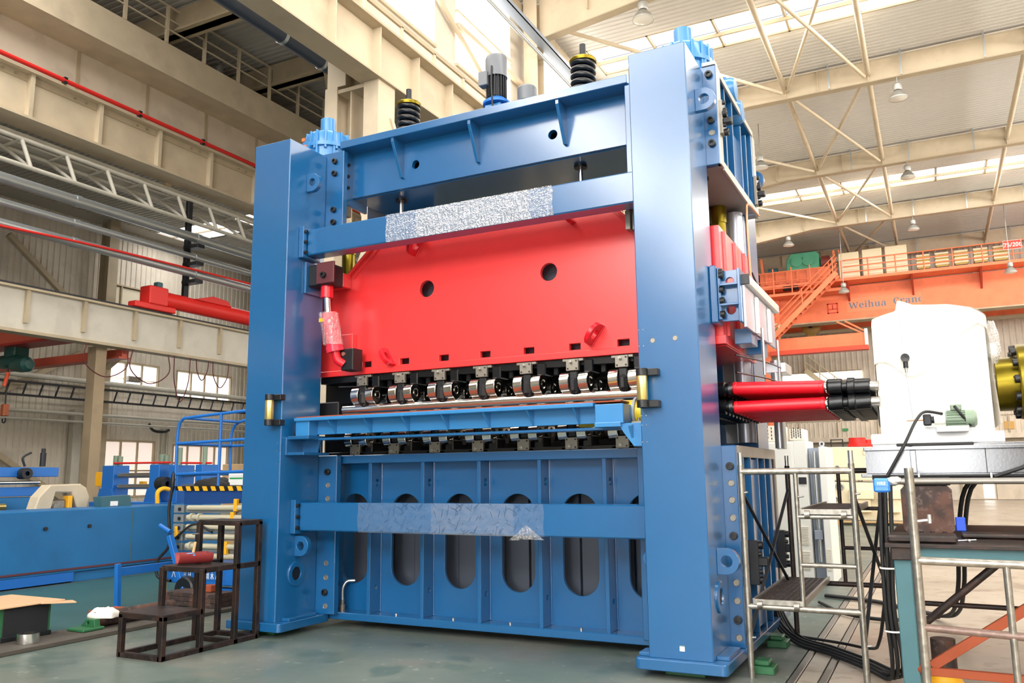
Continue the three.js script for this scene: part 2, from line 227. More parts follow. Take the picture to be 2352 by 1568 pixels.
// far left wall with columns, windows
const leftHoles = [[-25.0, -21.75, 5.45, 6.4], [-29.2, -26.05, 5.2, 6.35], [-25.0, -21.75, 0.9, 3.15], [-29.2, -26.05, 0.9, 3.05], [-25.9, -21.95, 8.1, 9.62]];
{ // sheets cut round the windows
  const zcuts = [-52, -29.2, -26.05, -25.9, -25.0, -21.95, -21.75, 18], gs = [];
  for (let i = 0; i + 1 < zcuts.length; i++) { const a = zcuts[i], b = zcuts[i + 1], mid = (a + b) / 2, ys = leftHoles.filter((h) => h[0] < mid && h[1] > mid).map((h) => [h[2], h[3]]).sort((p, q) => p[0] - q[0]); let y = 0; for (const [p, q] of [...ys, [12.2, 12.2]]) { if (p > y) gs.push(corrugated(a, b, 0.25, 0.035, y, p, (u, v, h) => [-30 - h + 0.035, v, u])); y = q; } }
  struct('wall_left', [...gs, bx(-30.6, -30.3, 0, 12.4, -52.3, 18.3, 0)], m.wall);
  leftHoles.forEach(([z0, z1, y0, y1], i) => {
    const lower = y0 < 2, milk = y0 > 8, w = struct('window_' + (6 + i), [bx(-30.08, -29.93, y0 - 0.06, y0, z0 - 0.06, z1 + 0.06, 0), bx(-30.08, -29.93, y1, y1 + 0.06, z0 - 0.06, z1 + 0.06, 0), bx(-30.08, -29.93, y0, y1, z0 - 0.06, z0, 0), bx(-30.08, -29.93, y0, y1, z1, z1 + 0.06, 0)], m.creamDark);
    const n = 4, dz = (z1 - z0) / n, yy = lower ? [y0, y0 + 1.05, y1] : y1 < 6.5 ? [y0, y0 + 0.3, y1] : [y0, y1];
    for (let k = 0; k < n; k++) { if (k) part(w, 'frame_bar', bx(-30.06, -29.94, y0, y1, z0 + k * dz - 0.03, z0 + k * dz + 0.03, 0), m.creamDark); for (let j = 0; j + 1 < yy.length; j++) part(w, 'pane', bx(-30.05, -30.02, yy[j] + 0.03, yy[j + 1] - 0.03, z0 + k * dz + 0.03, z0 + (k + 1) * dz - 0.03, 0), milk ? m.milkPane : lower ? m.lowPane : m.winPane); }
    if (lower) part(w, 'frame_bar', bx(-30.06, -29.92, y0 + 1.02, y0 + 1.08, z0, z1, 0), m.creamDark);
  });
}
// roofs of the left bays
struct('ceiling_left', [...[[-52, -10, -21, -9.4], [-5, 2, -21, -9.4], [7, 18, -21, -9.4], [-10, -5, -21, -17], [2, 7, -21, -17], [-10, -5, -11, -9.4], [2, 7, -11, -9.4]].flatMap(([z0, z1, x0, x1]) => [corrugated(z0, z1, 0.21, 0.03, x0, x1, (u, v, h) => [v, 14.8 + h, u]), bx(x0 - 0.1, x1, 14.9, 15.1, z0, z1, 0)])], M(0xb9b6b0, 0.6, 0, { map: paintTone }));  // sheet colour darker than the main roof, the bay's shade put into it
[-7.5, 4.5].forEach((z, i) => { const w = struct('window_' + (40 + i), [bx(-17, -11, 14.78, 14.86, z - 2.5, z - 2.42, 0), bx(-17, -11, 14.78, 14.86, z + 2.42, z + 2.5, 0)], m.creamDark); for (let x = -17; x < -11.1; x += 1.5) part(w, 'pane', bx(x + 0.04, x + 1.46, 14.84, 14.88, z - 2.42, z + 2.42, 0), m.skyPane); });  // panes added with the unseen left bay rooflights
struct('wall_between', [bx(-21.2, -21, 12, 14.9, -52.3, 18.3, 0)], m.wall);
struct('ceiling_far_left', [bx(-30.3, -29, 12, 12.3, -52.3, 18.3, 0), corrugated(-52, -25.5, 0.21, 0.03, -29, -19.14, (u, v, h) => [v, 12 + h, u]), corrugated(-23.7, 18, 0.21, 0.03, -29, -19.14, (u, v, h) => [v, 12 + h, u]), bx(-30, -19.14, 12.1, 12.3, -52.3, -25.5, 0), bx(-30, -19.14, 12.1, 12.3, -23.7, 18.3, 0), bx(-22, -19.14, 12, 12.3, -25.5, -23.7, 0)], M(0xb4b0a8, 0.6, 0, { map: paintTone }));
{ const w = struct('window_11', [bx(-29, -22, 12.0, 12.06, -24.63, -24.57, 0)], m.creamDark); for (let x = -29; x < -22.1; x += 1.4) for (const [a, b] of [[-25.45, -24.65], [-24.55, -23.75]]) part(w, 'pane', bx(x + 0.05, x + 1.35, 12.06, 12.1, a, b, 0), m.skyPane); }
// clerestory wall over the runway on the first column row
const CLER = [[-18.3, -15.45], [-14.55, -11.2], [-10.3, -6.6], [-6.3, -2.6], [0.4, 4.6], [4.8, 9], [9.2, 13.2], [13.4, 17.4]];
{ const gs = []; let z = -52; for (const [a, b] of [[-30.5, -27.3], [-26.3, -23.2], [-22.3, -19.3], ...CLER]) { gs.push(bx(-9.3, -9.2, 11.05, 13.75, z, a, 0)); z = b; } gs.push(bx(-9.3, -9.2, 11.05, 13.75, z, 18, 0), bx(-9.3, -9.2, 13.75, 14.9, -52.3, 18.3, 0), bx(-9.3, -9.2, 9.5, 11.05, -52.3, 18.3, 0));
  gs.push(bx(-9.36, -9.32, 9.5, 14.8, -52.3, 18.3, 0)); struct('wall_clerestory', gs, m.wall);  // extra unseen sheet, added to keep pane glow out of the left bay
  [[-30.5, -27.3], [-26.3, -23.2], [-22.3, -19.3], ...CLER].forEach(([a, b], i) => { const w = struct('window_' + (12 + i), [bx(-9.28, -9.14, 12.36, 12.42, a, b, 0), bx(-9.28, -9.14, 11.0, 11.07, a, b, 0)], m.cream); for (let k = 0; k < 2; k++) for (const [p, q] of [[11.07, 12.36], [12.42, 13.75]]) part(w, 'pane', bx(-9.27, -9.24, p, q, a + k * (b - a) / 2 + 0.03, a + (k + 1) * (b - a) / 2 - 0.03, 0), m.skyPane); }); }

// ---------------------------------------------------------------- main hall steel
const RZ = [-10.73, -18.73, -26.73, -34.73, -42.73, -50.2];
const ordinal = ['nearest', 'second', 'third', 'fourth', 'fifth', 'farthest'];
RZ.forEach((z, i) => {                                             // lattice columns of the first row
  const t = base('steel_column', i === 0 ? 'cream twin-leg steel column behind the left blue drive of the press' : i === 1 ? 'cream steel column behind the grey motors on top of the press' : `cream twin-leg steel column of the left row, ${ordinal[i]} from the camera, behind the press`, 'column', [-8.5, 0, z], 'steel columns of the left row');
  const leg = (x, x1, y1) => [bx(x, x1, 0, y1, z - 0.03, z, 0.003), bx(x, x1, 0, y1, z - 0.48, z - 0.45, 0.003), bx((x + x1) / 2 - 0.015, (x + x1) / 2 + 0.015, 0, y1, z - 0.45, z - 0.03, 0)];
  part(t, 'roof_leg', leg(-9.05, -8.78, 8.33), m.cream); part(t, 'crane_leg', [...leg(-8.21, -7.93, 8.27), bx(-7.93, -7.9, 0, 8.27, z - 0.48, z, 0)], m.cream);
  part(t, 'upper_shaft', [bx(-9.02, -8.62, 8.33, 14.4, z - 0.05, z - 0.02, 0.003), bx(-9.02, -8.62, 8.33, 14.4, z - 0.46, z - 0.43, 0.003), bx(-8.84, -8.8, 8.33, 14.4, z - 0.43, z - 0.05, 0)], m.cream);
  part(t, 'cross_plate', [bx(-8.78, -8.21, 8.2, 8.27, z - 0.45, z - 0.02, 0.003), bx(-8.53, -8.5, 7.1, 8.2, z - 0.42, z - 0.05, 0), bx(-8.78, -8.21, 7.08, 7.12, z - 0.42, z - 0.02, 0)], m.creamDark);
  for (let k = 0; k < 5; k++) part(t, 'lacing_bar', bar([k % 2 ? -8.22 : -8.76, 7.0 - k * 1.4, z - 0.24], [k % 2 ? -8.76 : -8.22, 5.7 - k * 1.4, z - 0.24], 0.09, 0.06), m.cream);
  part(t, 'knee_brace', bar([-7.9, 7.7, z - 0.35], [-7.95, 6.2, z - 1.3], 0.08, 0.08), m.cream);
});
{ // crane runway girder of the main hall
  const t = base('crane_runway_girder', 'deep cream crane runway girder on the left column row above the press', 'girder', [-8.06, 8.28, -17]);
  part(t, 'web', [bx(-8.06, -8.03, 8.3, 9.2, -51, 17, 0)], m.cream); part(t, 'bottom_flange', bx(-8.28, -7.84, 8.27, 8.3, -51, 17, 0), m.creamDark); part(t, 'top_flange', bx(-8.3, -7.8, 9.2, 9.24, -51, 17, 0), m.creamDark);
  for (let z = -50; z < -4; z += 1.19) part(t, 'stiffener', bx(-8.03, -7.86, 8.3, 9.2, z - 0.012, z + 0.012, 0), m.cream);
  for (let z = -50; z < -4; z += 1.1) part(t, 'rail_post', bx(-8.0, -7.95, 9.24, 9.62, z - 0.03, z + 0.03, 0), m.cream);
  part(t, 'side_rail', [bx(-8.0, -7.95, 9.6, 9.68, -51, 17, 0), bx(-8.25, -8.18, 9.24, 9.36, -51, 17, 0)], m.creamDark); part(t, 'walkway_plate', bx(-9.2, -8.3, 9.24, 9.3, -51, 17, 0), m.creamDark);
}
RZ.slice(0, 6).forEach((z, k) => {                                  // rafters, haunched at the column
  if (k === 0) return;
  const t = base('roof_beam', ['', 'cream roof beam nearest the camera, behind the springs and right press top', 'cream roof beam, second from the camera, crossing right of the press top', 'cream roof beam, third from the camera, in front of the far rooflight band', 'cream roof beam, fourth from the camera, just behind the far rooflight band', 'cream roof beam farthest away, behind the orange crane'][k], 'beam', [3, 13.7, z], 'cream roof beams of the main hall');
  const bot = [[-8.62, 13.2], [-4.6, 13.68], [15, 13.72]], top = [[15, 14.4], [-8.62, 14.4]];
  part(t, 'web', plate([...bot, ...top], null, 'z', z - 0.26, z - 0.22, 0), m.cream);
  part(t, 'bottom_flange', [plate([[-8.62, 13.17], [-4.6, 13.65], [15, 13.69], [15, 13.72], [-4.6, 13.68], [-8.62, 13.2]], null, 'z', z - 0.38, z - 0.1, 0)], m.creamDark);
  part(t, 'top_flange', bx(-8.62, 15, 14.38, 14.42, z - 0.38, z - 0.1, 0), m.wall);
  for (const x of [-7.2, -5, -3.4, -2.4, -0.9, 3.4, 7.5, 11.5]) part(t, 'stiffener', bx(x - 0.012, x + 0.012, 13.7, 14.38, z - 0.22, z - 0.1, 0), m.cream);
  for (const x of [-2.05, 0.05, 2.3, 4.6, 6.8, 9]) part(t, 'hanger_rod', bx(x - 0.025, x + 0.025, 13.66, 14.55, z - 0.04, z - 0.0, 0), m.silverPipe);
});
[-3.4, -0.9, 3.4, 7.5, 11.5].forEach((x, i) => { for (let k = 1; k < 5; k++) thing('roof_tie', `round cream roof tie, ${['leftmost', 'second', 'middle', 'fourth', 'rightmost'][i]} of its row, behind the ${['nearest', 'second', 'third', 'fourth'][k - 1]} roof beam`, 'roof tie', [x, 13.9, RZ[k] - 4], [cyl([x, 13.95, RZ[k] - 0.1], [x, 13.95, RZ[k + 1] - 0.35], 0.085, 14)], m.cream, 'round ties between roof beams'); });
for (let k = 0; k < 5; k++) for (const s of [0, 1]) thing('roof_brace', `thin roof cross brace ${k ? 'behind the ' + ordinal[k - 1] : 'before the nearest'} roof beam, ${s ? 'running back to the left' : 'running back to the right'}`, 'brace', [-2.15, 13.8, RZ[k] - 4], [cyl([s ? -1.0 : -3.3, 13.8 + s * 0.09, RZ[k] - 0.3], [s ? -3.3 : -1.0, 13.8 + s * 0.09, RZ[k + 1] + 0.05], 0.055, 10)], s ? m.cream : m.cream, 'cross braces under the roof');
for (let k = 1; k < 4; k++) thing('roof_brace', `cream cross brace from the left wall top behind the ${ordinal[k - 1]} roof beam`, 'brace', [-6, 13.8, RZ[k] - 4], [cyl([-8.5, 13.7, RZ[k] - 0.4], [-3.5, 13.8, RZ[k + 1] + 0.1], 0.06, 10)], m.cream);
// eaves: girt, conduits, wall braces
thing('eaves_girder', 'dark cream eaves girder along the top of the left clerestory wall', 'girder', [-8.95, 13.75, -17], [bx(-9.19, -9.06, 13.76, 14.3, -51, 17)], m.creamDark);
for (const [x, y, n] of [[-8.55, 12.75, 'upper'], [-8.5, 12.62, 'lower']]) thing('conduit', `${n} of two thin grey conduits running along the left wall under the eaves`, 'conduit', [x, y, -17], [cyl([x, y, -50], [x, y, 8], 0.035, 10)], m.silverPipe, 'thin conduits under the eaves');
thing('cable_tray', 'dark cable tray beside the conduits under the eaves', 'cable tray', [-8.7, 13.1, -17], [bx(-8.6, -8.35, 12.95, 13.0, -50, 8, 0), bx(-8.37, -8.35, 12.95, 13.1, -50, 8, 0)], m.greyBlue);
thing('wall_brace', 'cream wall brace slanting across the bright clerestory window beside the column', 'brace', [-9.0, 11, -12], [cyl([-9.08, 13.7, -11.2], [-9.08, 10.4, -18.3], 0.06, 10)], m.cream);
thing('wall_girt', 'cream wall rail crossing the clerestory window behind the tall motor', 'rail', [-9.0, 11.9, -17], [bx(-9.12, -9.0, 11.85, 11.97, -18.7, -15.3)], m.cream);
// high bay lamps
function lamp(label, x, y, z, top, s = 1) {
  const t = base('high_bay_lamp', label, 'lamp', [x, y, z], 'high bay lamps');
  part(t, 'shade', lathe([[0, 0.27 * s], [0.03 * s, 0.275 * s], [0.12 * s, 0.23 * s], [0.22 * s, 0.14 * s], [0.27 * s, 0.08 * s], [0.28 * s, 0.0]], [x, y, z], 'y'), m.lampGrey);
  part(t, 'lens', lathe([[-0.05 * s, 0], [-0.03 * s, 0.14 * s], [0.005, 0.265 * s]], [x, y, z], 'y'), m.lampGlass);
  part(t, 'ballast', lathe([[0.28 * s, 0.0], [0.28 * s, 0.11 * s], [0.33 * s, 0.13 * s], [0.46 * s, 0.13 * s], [0.5 * s, 0.1 * s], [0.52 * s, 0]], [x, y, z], 'y'), m.lampGrey);
  part(t, 'hanging_rod', cyl([x, y + 0.5 * s, z], [x, top, z], 0.02, 8), m.lampGrey);
}
lamp('grey high bay lamp nearest the camera, under the roof left of the press top', -5.72, 13.0, -18.95, 13.7);
lamp('grey high bay lamp under the second roof beam on the right', -0.1, 12.95, -26.9, 13.7);
lamp('grey high bay lamp under the third roof beam, in front of the bright rooflight band', -0.05, 13.0, -34.9, 13.7);
lamp('grey high bay lamp hanging above the white boxes of the crane', -0.02, 13.0, -42.97, 13.7);
lamp('grey high bay lamp hanging above the green gearbox of the crane', -5.78, 13.0, -42.97, 13.7);
lamp('grey high bay lamp just right of the press top edge', -4.9, 12.75, -30.4, 14.5);
lamp('pale high bay lamp hanging in front of the crane girder by the stair', -3.45, 10.6, -44.5, 14.5);
lamp('pale high bay lamp hanging in front of the crane girder at the right edge', 3.9, 10.75, -44.5, 14.5);
lamp('grey high bay lamp behind the walkway railing at upper left', -19.35, 14.05, -17.8, 14.85, 1.05);

// ---------------------------------------------------------------- the press: a heavy plate leveller
const P = base('plate_leveler', 'huge blue four-column plate straightening machine with a red pressing beam', 'machine', [-4.15, 0, -8.18]);
const XL = [-6.64, -6.12], XR = [-2.18, -1.66], ZF = -6.70, ZB = -7.32, ZM = -8.19, mz = (z) => 2 * ZM - z;
const zspan = (a, b, back) => (back ? [mz(b), mz(a)] : [a, b]);
const boltG = joined([lathe([[0, 0.034], [0.034, 0.034], [0.038, 0.03], [0.038, 0.018], [0.02, 0.017], [0.02, 0]], [0, 0, 0], 'z', 16)]);
const smallBoltG = joined([lathe([[0, 0.02], [0.026, 0.02], [0.028, 0.017], [0.028, 0.009], [0.015, 0.009], [0.015, 0]], [0, 0, 0], 'z', 12)]);
const holeG = joined([lathe([[0.0015, 0], [0.0015, 0.024], [0.004, 0.027], [0, 0.03]], [0, 0, 0], 'z', 18)]);
const bolt = (p, at, rot, small) => put(p, 'bolt', small ? smallBoltG : boltG, m.black, at, rot);
const RX = [0, Math.PI / 2, 0], RXn = [0, -Math.PI / 2, 0];
// lug standing on a column side: eye plate in the y-z ... facing the front
function lugGeo(x, y, z, s, dir = 1) { const sh = new THREE.Shape(); sh.moveTo(0, -0.105 * s); sh.lineTo(0.075 * s, -0.105 * s); sh.absarc(0.075 * s, 0, 0.105 * s, -Math.PI / 2, Math.PI / 2, false); sh.lineTo(0, 0.105 * s); sh.closePath(); const g = plate(sh, [disc(0.078 * s, 0, 0.046 * s)], 'z', -0.03, 0.03); if (dir < 0) g.rotateY(Math.PI); g.translate(x, y, z); return g; }
for (const back of [false, true]) for (const [x0, x1, inner] of [[...XL, 1], [...XR, -1]]) {
  const [z0, z1] = zspan(ZB, ZF, back), c = part(P, 'column', [bx(x0, x1, 0.14, 5.335, z0, z1, 0.008)], m.blue);
  const [f0, f1] = zspan(ZB - 0.1, ZF + 0.07, back);
  part(c, 'foot_plate', [plate((() => { const s = new THREE.Shape(), a = x0 - 0.1, b = x1 + 0.12, r = 0.05; s.moveTo(a + r, f0); s.lineTo(b - r, f0); s.quadraticCurveTo(b, f0, b, f0 + r); s.lineTo(b, f1 - r); s.quadraticCurveTo(b, f1, b - r, f1); s.lineTo(a + r, f1); s.quadraticCurveTo(a, f1, a, f1 - r); s.lineTo(a, f0 + r); s.quadraticCurveTo(a, f0, a + r, f0); return s; })(), null, 'y', 0.06, 0.145, 0.006), bx(x0 - 0.09, x0, 0.145, 0.175, z0 + 0.42, z1 - 0.02), bx(x1, x1 + 0.1, 0.145, 0.175, z0 + 0.1, z1 - 0.1)], m.blue);
  part(c, 'levelling_pad', [bx(x0 + 0.1, x1 - 0.1, 0, 0.06, z0 + 0.12, z1 - 0.1)], m.darkGreen);
  // side lugs, rings on the inner and outer faces (front columns show them)
  for (const [x, d] of [[x1, 1], [x0, -1]]) { if (!(x === XR[0] && !back)) part(c, 'lifting_lug', lugGeo(x, 4.9, (z0 + z1) / 2 + 0.0, 1.0, d), m.blue); part(c, 'lifting_lug', lugGeo(x, 0.885, (z0 + z1) / 2 + 0.02, x === XR[0] ? 0.62 : 1, d), m.blue);
    part(c, 'mounting_ring', lathe([[0, 0.128], [0.012, 0.128], [0.018, 0.12], [0.018, 0.072], [0.0, 0.068]].map(([h, r]) => [d * h, r]), [x, 0.6, (z0 + z1) / 2 + 0.02], 'x', 28), m.blue); part(c, 'ring_dark_disc', lathe([[d * 0.004, 0], [d * 0.004, 0.07]], [x, 0.6, (z0 + z1) / 2 + 0.02], 'x', 24), m.black); }  // black disc painted for the shade inside each ring
}
// holes, dots and sticker on the right front column
for (const [x, y] of [[-2.05, 2.71], [-1.855, 2.715]]) put(P, 'tapped_hole', holeG, m.plateSteel, [x, y, ZF], [0, 0, 0]).scale.setScalar(0.75);
const dotG = joined([lathe([[0, 0.006], [0.003, 0.005], [0.003, 0]], [0, 0, 0], 'z', 8)]);
for (const y of [2.81, 2.67, 2.08, 2.0, 1.86]) for (const x of [-2.17, -2.13]) { put(P, 'screw_dot', dotG, m.chrome, [x, y, ZF], [0, 0, 0]); if (y < 2.1) put(P, 'screw_dot', dotG, m.chrome, [x - 4.0, y - 0.12, ZF], [0, 0, 0]); }
part(P, 'inspection_sticker', [bx(-1.925, -1.885, 0.21, 0.245, ZF, ZF + 0.002, 0)], m.paper, 'small white sticker'); part(P, 'sticker_band', [bx(-1.925, -1.885, 0.245, 0.253, ZF, ZF + 0.002, 0)], m.motorGreen);
// base frame
const RIBX = [-5.525, -4.845, -4.165, -3.485, -2.805], ZP = -7.66;
const B = part(P, 'base_frame', [bx(-6.12, -1.55, 0.08, 0.155, -8.9, -7.43, 0.006), bx(-6.06, -2.2, 1.745, 1.835, -8.9, -7.44, 0.006), bx(-6.76, -1.56, 0.2, 1.72, mz(-8.0), -8.0, 0)], m.blue);
for (const back of [false, true]) { const s = plate(rect(-6.12, -2.12, 0.15, 1.75), [-5.865, -5.185, -4.505, -3.825, -3.145, -2.465].map((x) => slot(x, 0.44, 1.41, 0.185)), 'z', ...zspan(ZP - 0.04, ZP, back)); part(B, 'front_panel', s, m.blue); }
for (const x of RIBX) { const f = part(B, 'rib', plate(rect(-7.66, -7.46, 0.155, 1.745), [disc(-7.57, 1.53, 0.04), disc(-7.57, 0.42, 0.028)], 'x', x - 0.02, x + 0.02), m.blue); parts(B, 'weld_seam', [cyl([x + 0.024, 0.16, ZP + 0.004], [x + 0.024, 1.74, ZP + 0.004], 0.009, 6), cyl([x - 0.024, 0.16, ZP + 0.004], [x - 0.024, 1.74, ZP + 0.004], 0.009, 6)], m.blue); }
part(B, 'rib', bx(-6.09, -6.02, 0.155, 1.745, -7.66, -7.5), m.blue); part(B, 'weld_seam', cyl([-6.012, 0.16, -7.5], [-6.012, 1.74, -7.5], 0.008, 6), m.blue);
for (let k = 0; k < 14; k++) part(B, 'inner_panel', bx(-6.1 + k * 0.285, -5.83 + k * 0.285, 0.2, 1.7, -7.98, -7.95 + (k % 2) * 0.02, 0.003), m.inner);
for (const y of [1.66, 0.44]) bolt(B, [-5.975, y, -7.5], [0, 0, 0]);
for (const [x, r] of [[-5.2, 0.012], [-4.5, 0.012], [-3.85, 0.012], [-3.1, 0.012]]) part(B, 'drain_screw', cyl([x, 0.155, -7.52], [x, 0.172, -7.52], 0.016, 10), m.steel);
// side strips that carry the columns: lower and upper housings
const H0 = [];
for (const [xa, xb, right] of [[-6.77, -5.87, 0], [-2.43, -1.535, 1]]) for (const back of [false, true]) {
  const lo = part(P, 'lower_housing_strip', [bx(xa, xb - (right ? 0 : 0.0), 0.145, 1.835, ...zspan(-7.4, ZB, back), 0.006)], m.blue), up = part(P, 'upper_housing_strip', [bx(xa, xb, 4.4, 5.37, ...zspan(-7.4, ZB, back), 0.006)], m.blue);
  if (back) continue; const bxx = right ? -1.588 : -5.985, zz = ZB;
  [[1.655, 1], [1.51, 0], [1.366, 0], [1.215, 0], [1.066, 1], [0.677, 0], [0.527, 0], [0.375, 1], [0.228, 0]].forEach(([y, b]) => { if (b) bolt(lo, [bxx, y, zz]); else put(lo, 'bolt_hole', holeG, m.plateSteel, [bxx, y, zz]); });
  (right ? [[5.28, 1], [5.08, 0], [4.825, 1], [4.71, 0], [4.6, 1]] : [[5.25, 1], [5.1, 1], [4.66, 1], [4.51, 1], [4.42, 1]]).forEach(([y, b]) => { if (b) bolt(up, [right ? -1.598 : -5.99, y, zz]); else put(up, 'bolt_hole', holeG, m.plateSteel, [-1.598, y, zz]); });
}
// lower side wall of the base on the right, with ribs and rim
{ const S = part(P, 'base_side', [bx(-1.66, -1.6, 0.16, 1.76, -9.3, -7.4, 0)], m.blue);
  part(S, 'top_rim', [bx(-1.62, -1.534, 1.735, 1.836, -9.3, -7.405, 0.004)], m.edgeSteel); part(S, 'bottom_rim', bx(-1.66, -1.5, 0.1, 0.17, -9.4, -7.34, 0.004), m.blue); part(S, 'end_post', bx(-1.62, -1.535, 0.17, 1.735, -9.3, -9.2, 0.004), m.rawSteel);
  for (const z of [-7.62, -7.95, -8.3, -8.65, -8.95]) part(S, 'side_rib', bx(-1.6, -1.535, 0.17, 1.735, z - 0.02, z + 0.02, 0.003), m.blue);
  for (const y of [1.62, 1.3, 1.0, 0.7, 0.4]) bolt(S, [-1.6, y, -9.08], RX);
  for (const [z, y] of [[-7.72, 1.6], [-8.45, 1.62]]) part(S, 'oval_dark_disc', cyl([-1.602, y, z], [-1.595, y, z], 0.05, 18), m.dark);  // dark discs on solid plate, painted for the shade of openings
  for (const [z] of [[-7.72], [-9.18]]) { part(S, 'valve_block', bx(-1.56, -1.46, 0.62, 1.0, z - 0.05, z + 0.05), m.dark); for (let k = 0; k < 5; k++) bolt(S, [-1.46, 0.66 + k * 0.075, z + (k % 2) * 0.02], RX, k % 2); part(S, 'valve_body', bx(-1.47, -1.38, 0.78, 0.86, z - 0.04, z + 0.04, 0.01), m.black); } }
// upper side frame on the right: ribs, tilted rim, underside
{ const S = part(P, 'crosshead_side', [bx(-1.75, -1.7, 4.42, 5.34, -9.04, -7.36, 0)], m.blue);
  part(S, 'top_rim', bx(-1.72, -1.535, 5.31, 5.37, -9.06, -7.405, 0.004), m.blue); part(S, 'bottom_rim', bx(-2.4, -1.536, 4.402, 4.44, -9.2, -7.405, 0.004), M(0x8f9094, 0.5, 0.25, { map: grime }), 'bare steel underside');
  part(S, 'front_edge', bx(-1.565, -1.528, 4.4, 5.37, -7.46, -7.33, 0.003), m.edgeSteel); parts(S, 'machined_edge', [bx(-1.545, -1.526, 4.38, 4.46, -9.15, -7.46, 0.002), bx(-1.545, -1.526, 5.3, 5.36, -9.06, -7.46, 0.002), bx(-1.545, -1.526, 4.46, 5.3, -9.14, -9.02, 0.002)], m.edgeSteel, 'bare machined edge');
  for (const z of [-7.72, -8.05, -8.45, -8.72]) part(S, 'side_rib', bx(-1.7, -1.545, 4.44, z < -8.3 ? 5.2 : 5.31, z - 0.018, z + 0.018, 0.003), m.blue);
  part(S, 'rib_plate', bx(-1.62, -1.59, 4.44, 5.06, -8.45, -8.06, 0.003), m.blue); part(S, 'round_dark_disc', cyl([-1.592, 4.9, -8.2], [-1.584, 4.9, -8.2], 0.055, 18), m.dark);  // dark disc painted in place of a shaded opening
  for (const y of [5.0, 4.85, 4.6, 4.5]) bolt(S, [-1.66, y, -8.86], RX);
  for (const [z, y] of [[-7.4, 4.83], [-9.02, 4.62]]) { part(S, 'valve_plate', bx(-1.535, -1.5, y - 0.13, y + 0.2, z - 0.05, z + 0.05), m.plateSteel); for (let k = 0; k < 6; k++) bolt(S, [-1.5, y - 0.1 + k * 0.055, z + (k % 2 ? 0.02 : -0.02)], RX, k % 3); part(S, 'valve_body', bx(-1.5, -1.42, y - 0.04, y + 0.02, z - 0.03, z + 0.05, 0.01), m.black); }
  for (const [x, z] of [[-1.75, -7.62], [-1.95, -8.5], [-1.9, -7.9]]) part(S, 'underside_bolt', cyl([x, 4.37, z], [x, 4.4, z], 0.035, 14), m.black); }
// crosshead beam between the columns
const C = part(P, 'crosshead_beam', [plate(rect(-5.93, -2.4, 4.86, 5.4), [disc(-5.03, 5.12, 0.05), disc(-3.31, 5.13, 0.05)], 'z', -7.62, -7.56), bx(-5.93, -2.4, 4.86, 5.4, -8.84, -8.8, 0)], m.blue);
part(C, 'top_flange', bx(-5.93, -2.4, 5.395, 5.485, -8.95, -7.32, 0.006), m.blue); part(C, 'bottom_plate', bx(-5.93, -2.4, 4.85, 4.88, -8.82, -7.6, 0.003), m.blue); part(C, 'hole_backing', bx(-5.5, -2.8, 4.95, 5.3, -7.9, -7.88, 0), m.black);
for (const x of [-5.2, -4.2, -3.16]) part(C, 'gusset', plate([[-7.57, 4.98], [-7.52, 4.98], [-7.335, 5.35], [-7.335, 5.397], [-7.57, 5.397]], null, 'x', x - 0.018, x + 0.018), m.blue);
part(C, 'end_flange', [bx(-5.96, -5.92, 4.75, 5.41, -7.85, -7.36, 0.004)], m.blue); part(C, 'end_flange', bx(-2.42, -2.38, 4.86, 5.41, -7.85, -7.36, 0.004), m.blue);
for (const y of [5.24, 5.1, 4.96]) bolt(C, [-5.92, y, -7.46], RX, true);
part(C, 'stop_block', bx(-5.99, -5.92, 4.62, 4.74, -7.55, -7.42, 0.004), m.plateSteel); part(C, 'inner_web', bx(-5.9, -5.4, 4.55, 4.86, -8.6, -8.55, 0), m.blue);
for (const x of [-5.42, -3.12]) { part(C, 'pull_rod', cyl([x, 4.1, -7.85], [x, 4.88, -7.85], 0.026, 14), m.chrome); part(C, 'rod_bush', cyl([x, 4.82, -7.85], [x, 4.852, -7.85], 0.07, 18), m.black); }
// flat tie beams in front with plastic film
function tieBeam(y0, y1, wraps) {
  const t = part(P, 'tie_beam', [bx(-6.05, -2.18, y0, y1, -7.14, -6.94, 0.012)], m.blue);
  part(t, 'end_flange', bx(-6.12, -6.055, y0 - 0.03, y1 + 0.03, -7.18, -6.88, 0.004), m.blue); for (const y of [y0 + 0.03, (y0 + y1) / 2, y1 - 0.03]) bolt(t, [-6.055, y, -6.91], RX, true);
  for (const [a, b] of wraps) { // film wound round the bar, wrinkled
    const g = new THREE.PlaneGeometry(1, 1, 160, 20), p = g.attributes.position; for (let i = 0; i < p.count; i++) { const u = p.getX(i) + 0.5, v = p.getY(i) + 0.5, x = a + u * (b - a), ed = 0.006 * Math.sin(v * 9 + a); p.setXYZ(i, x + (u < 0.02 || u > 0.98 ? ed : 0), y0 - 0.002 + v * (y1 - y0 + 0.004), -6.934 + 0.007 * Math.pow(fbm(x * 0.25 + v * 0.02, v * 0.1, 64, 3, 7), 1.5)); }
    g.computeVertexNormals(); part(t, 'plastic_film', g, y0 > 3 ? m.film : m.filmThin, 'clear wrinkled plastic film'); }
  return t;
}
tieBeam(4.035, 4.33, [[-4.98, -3.05], [-4.6, -3.3]]);
const T2 = tieBeam(1.045, 1.335, [[-5.28, -4.62], [-4.62, -3.2], [-4.4, -3.5]]);
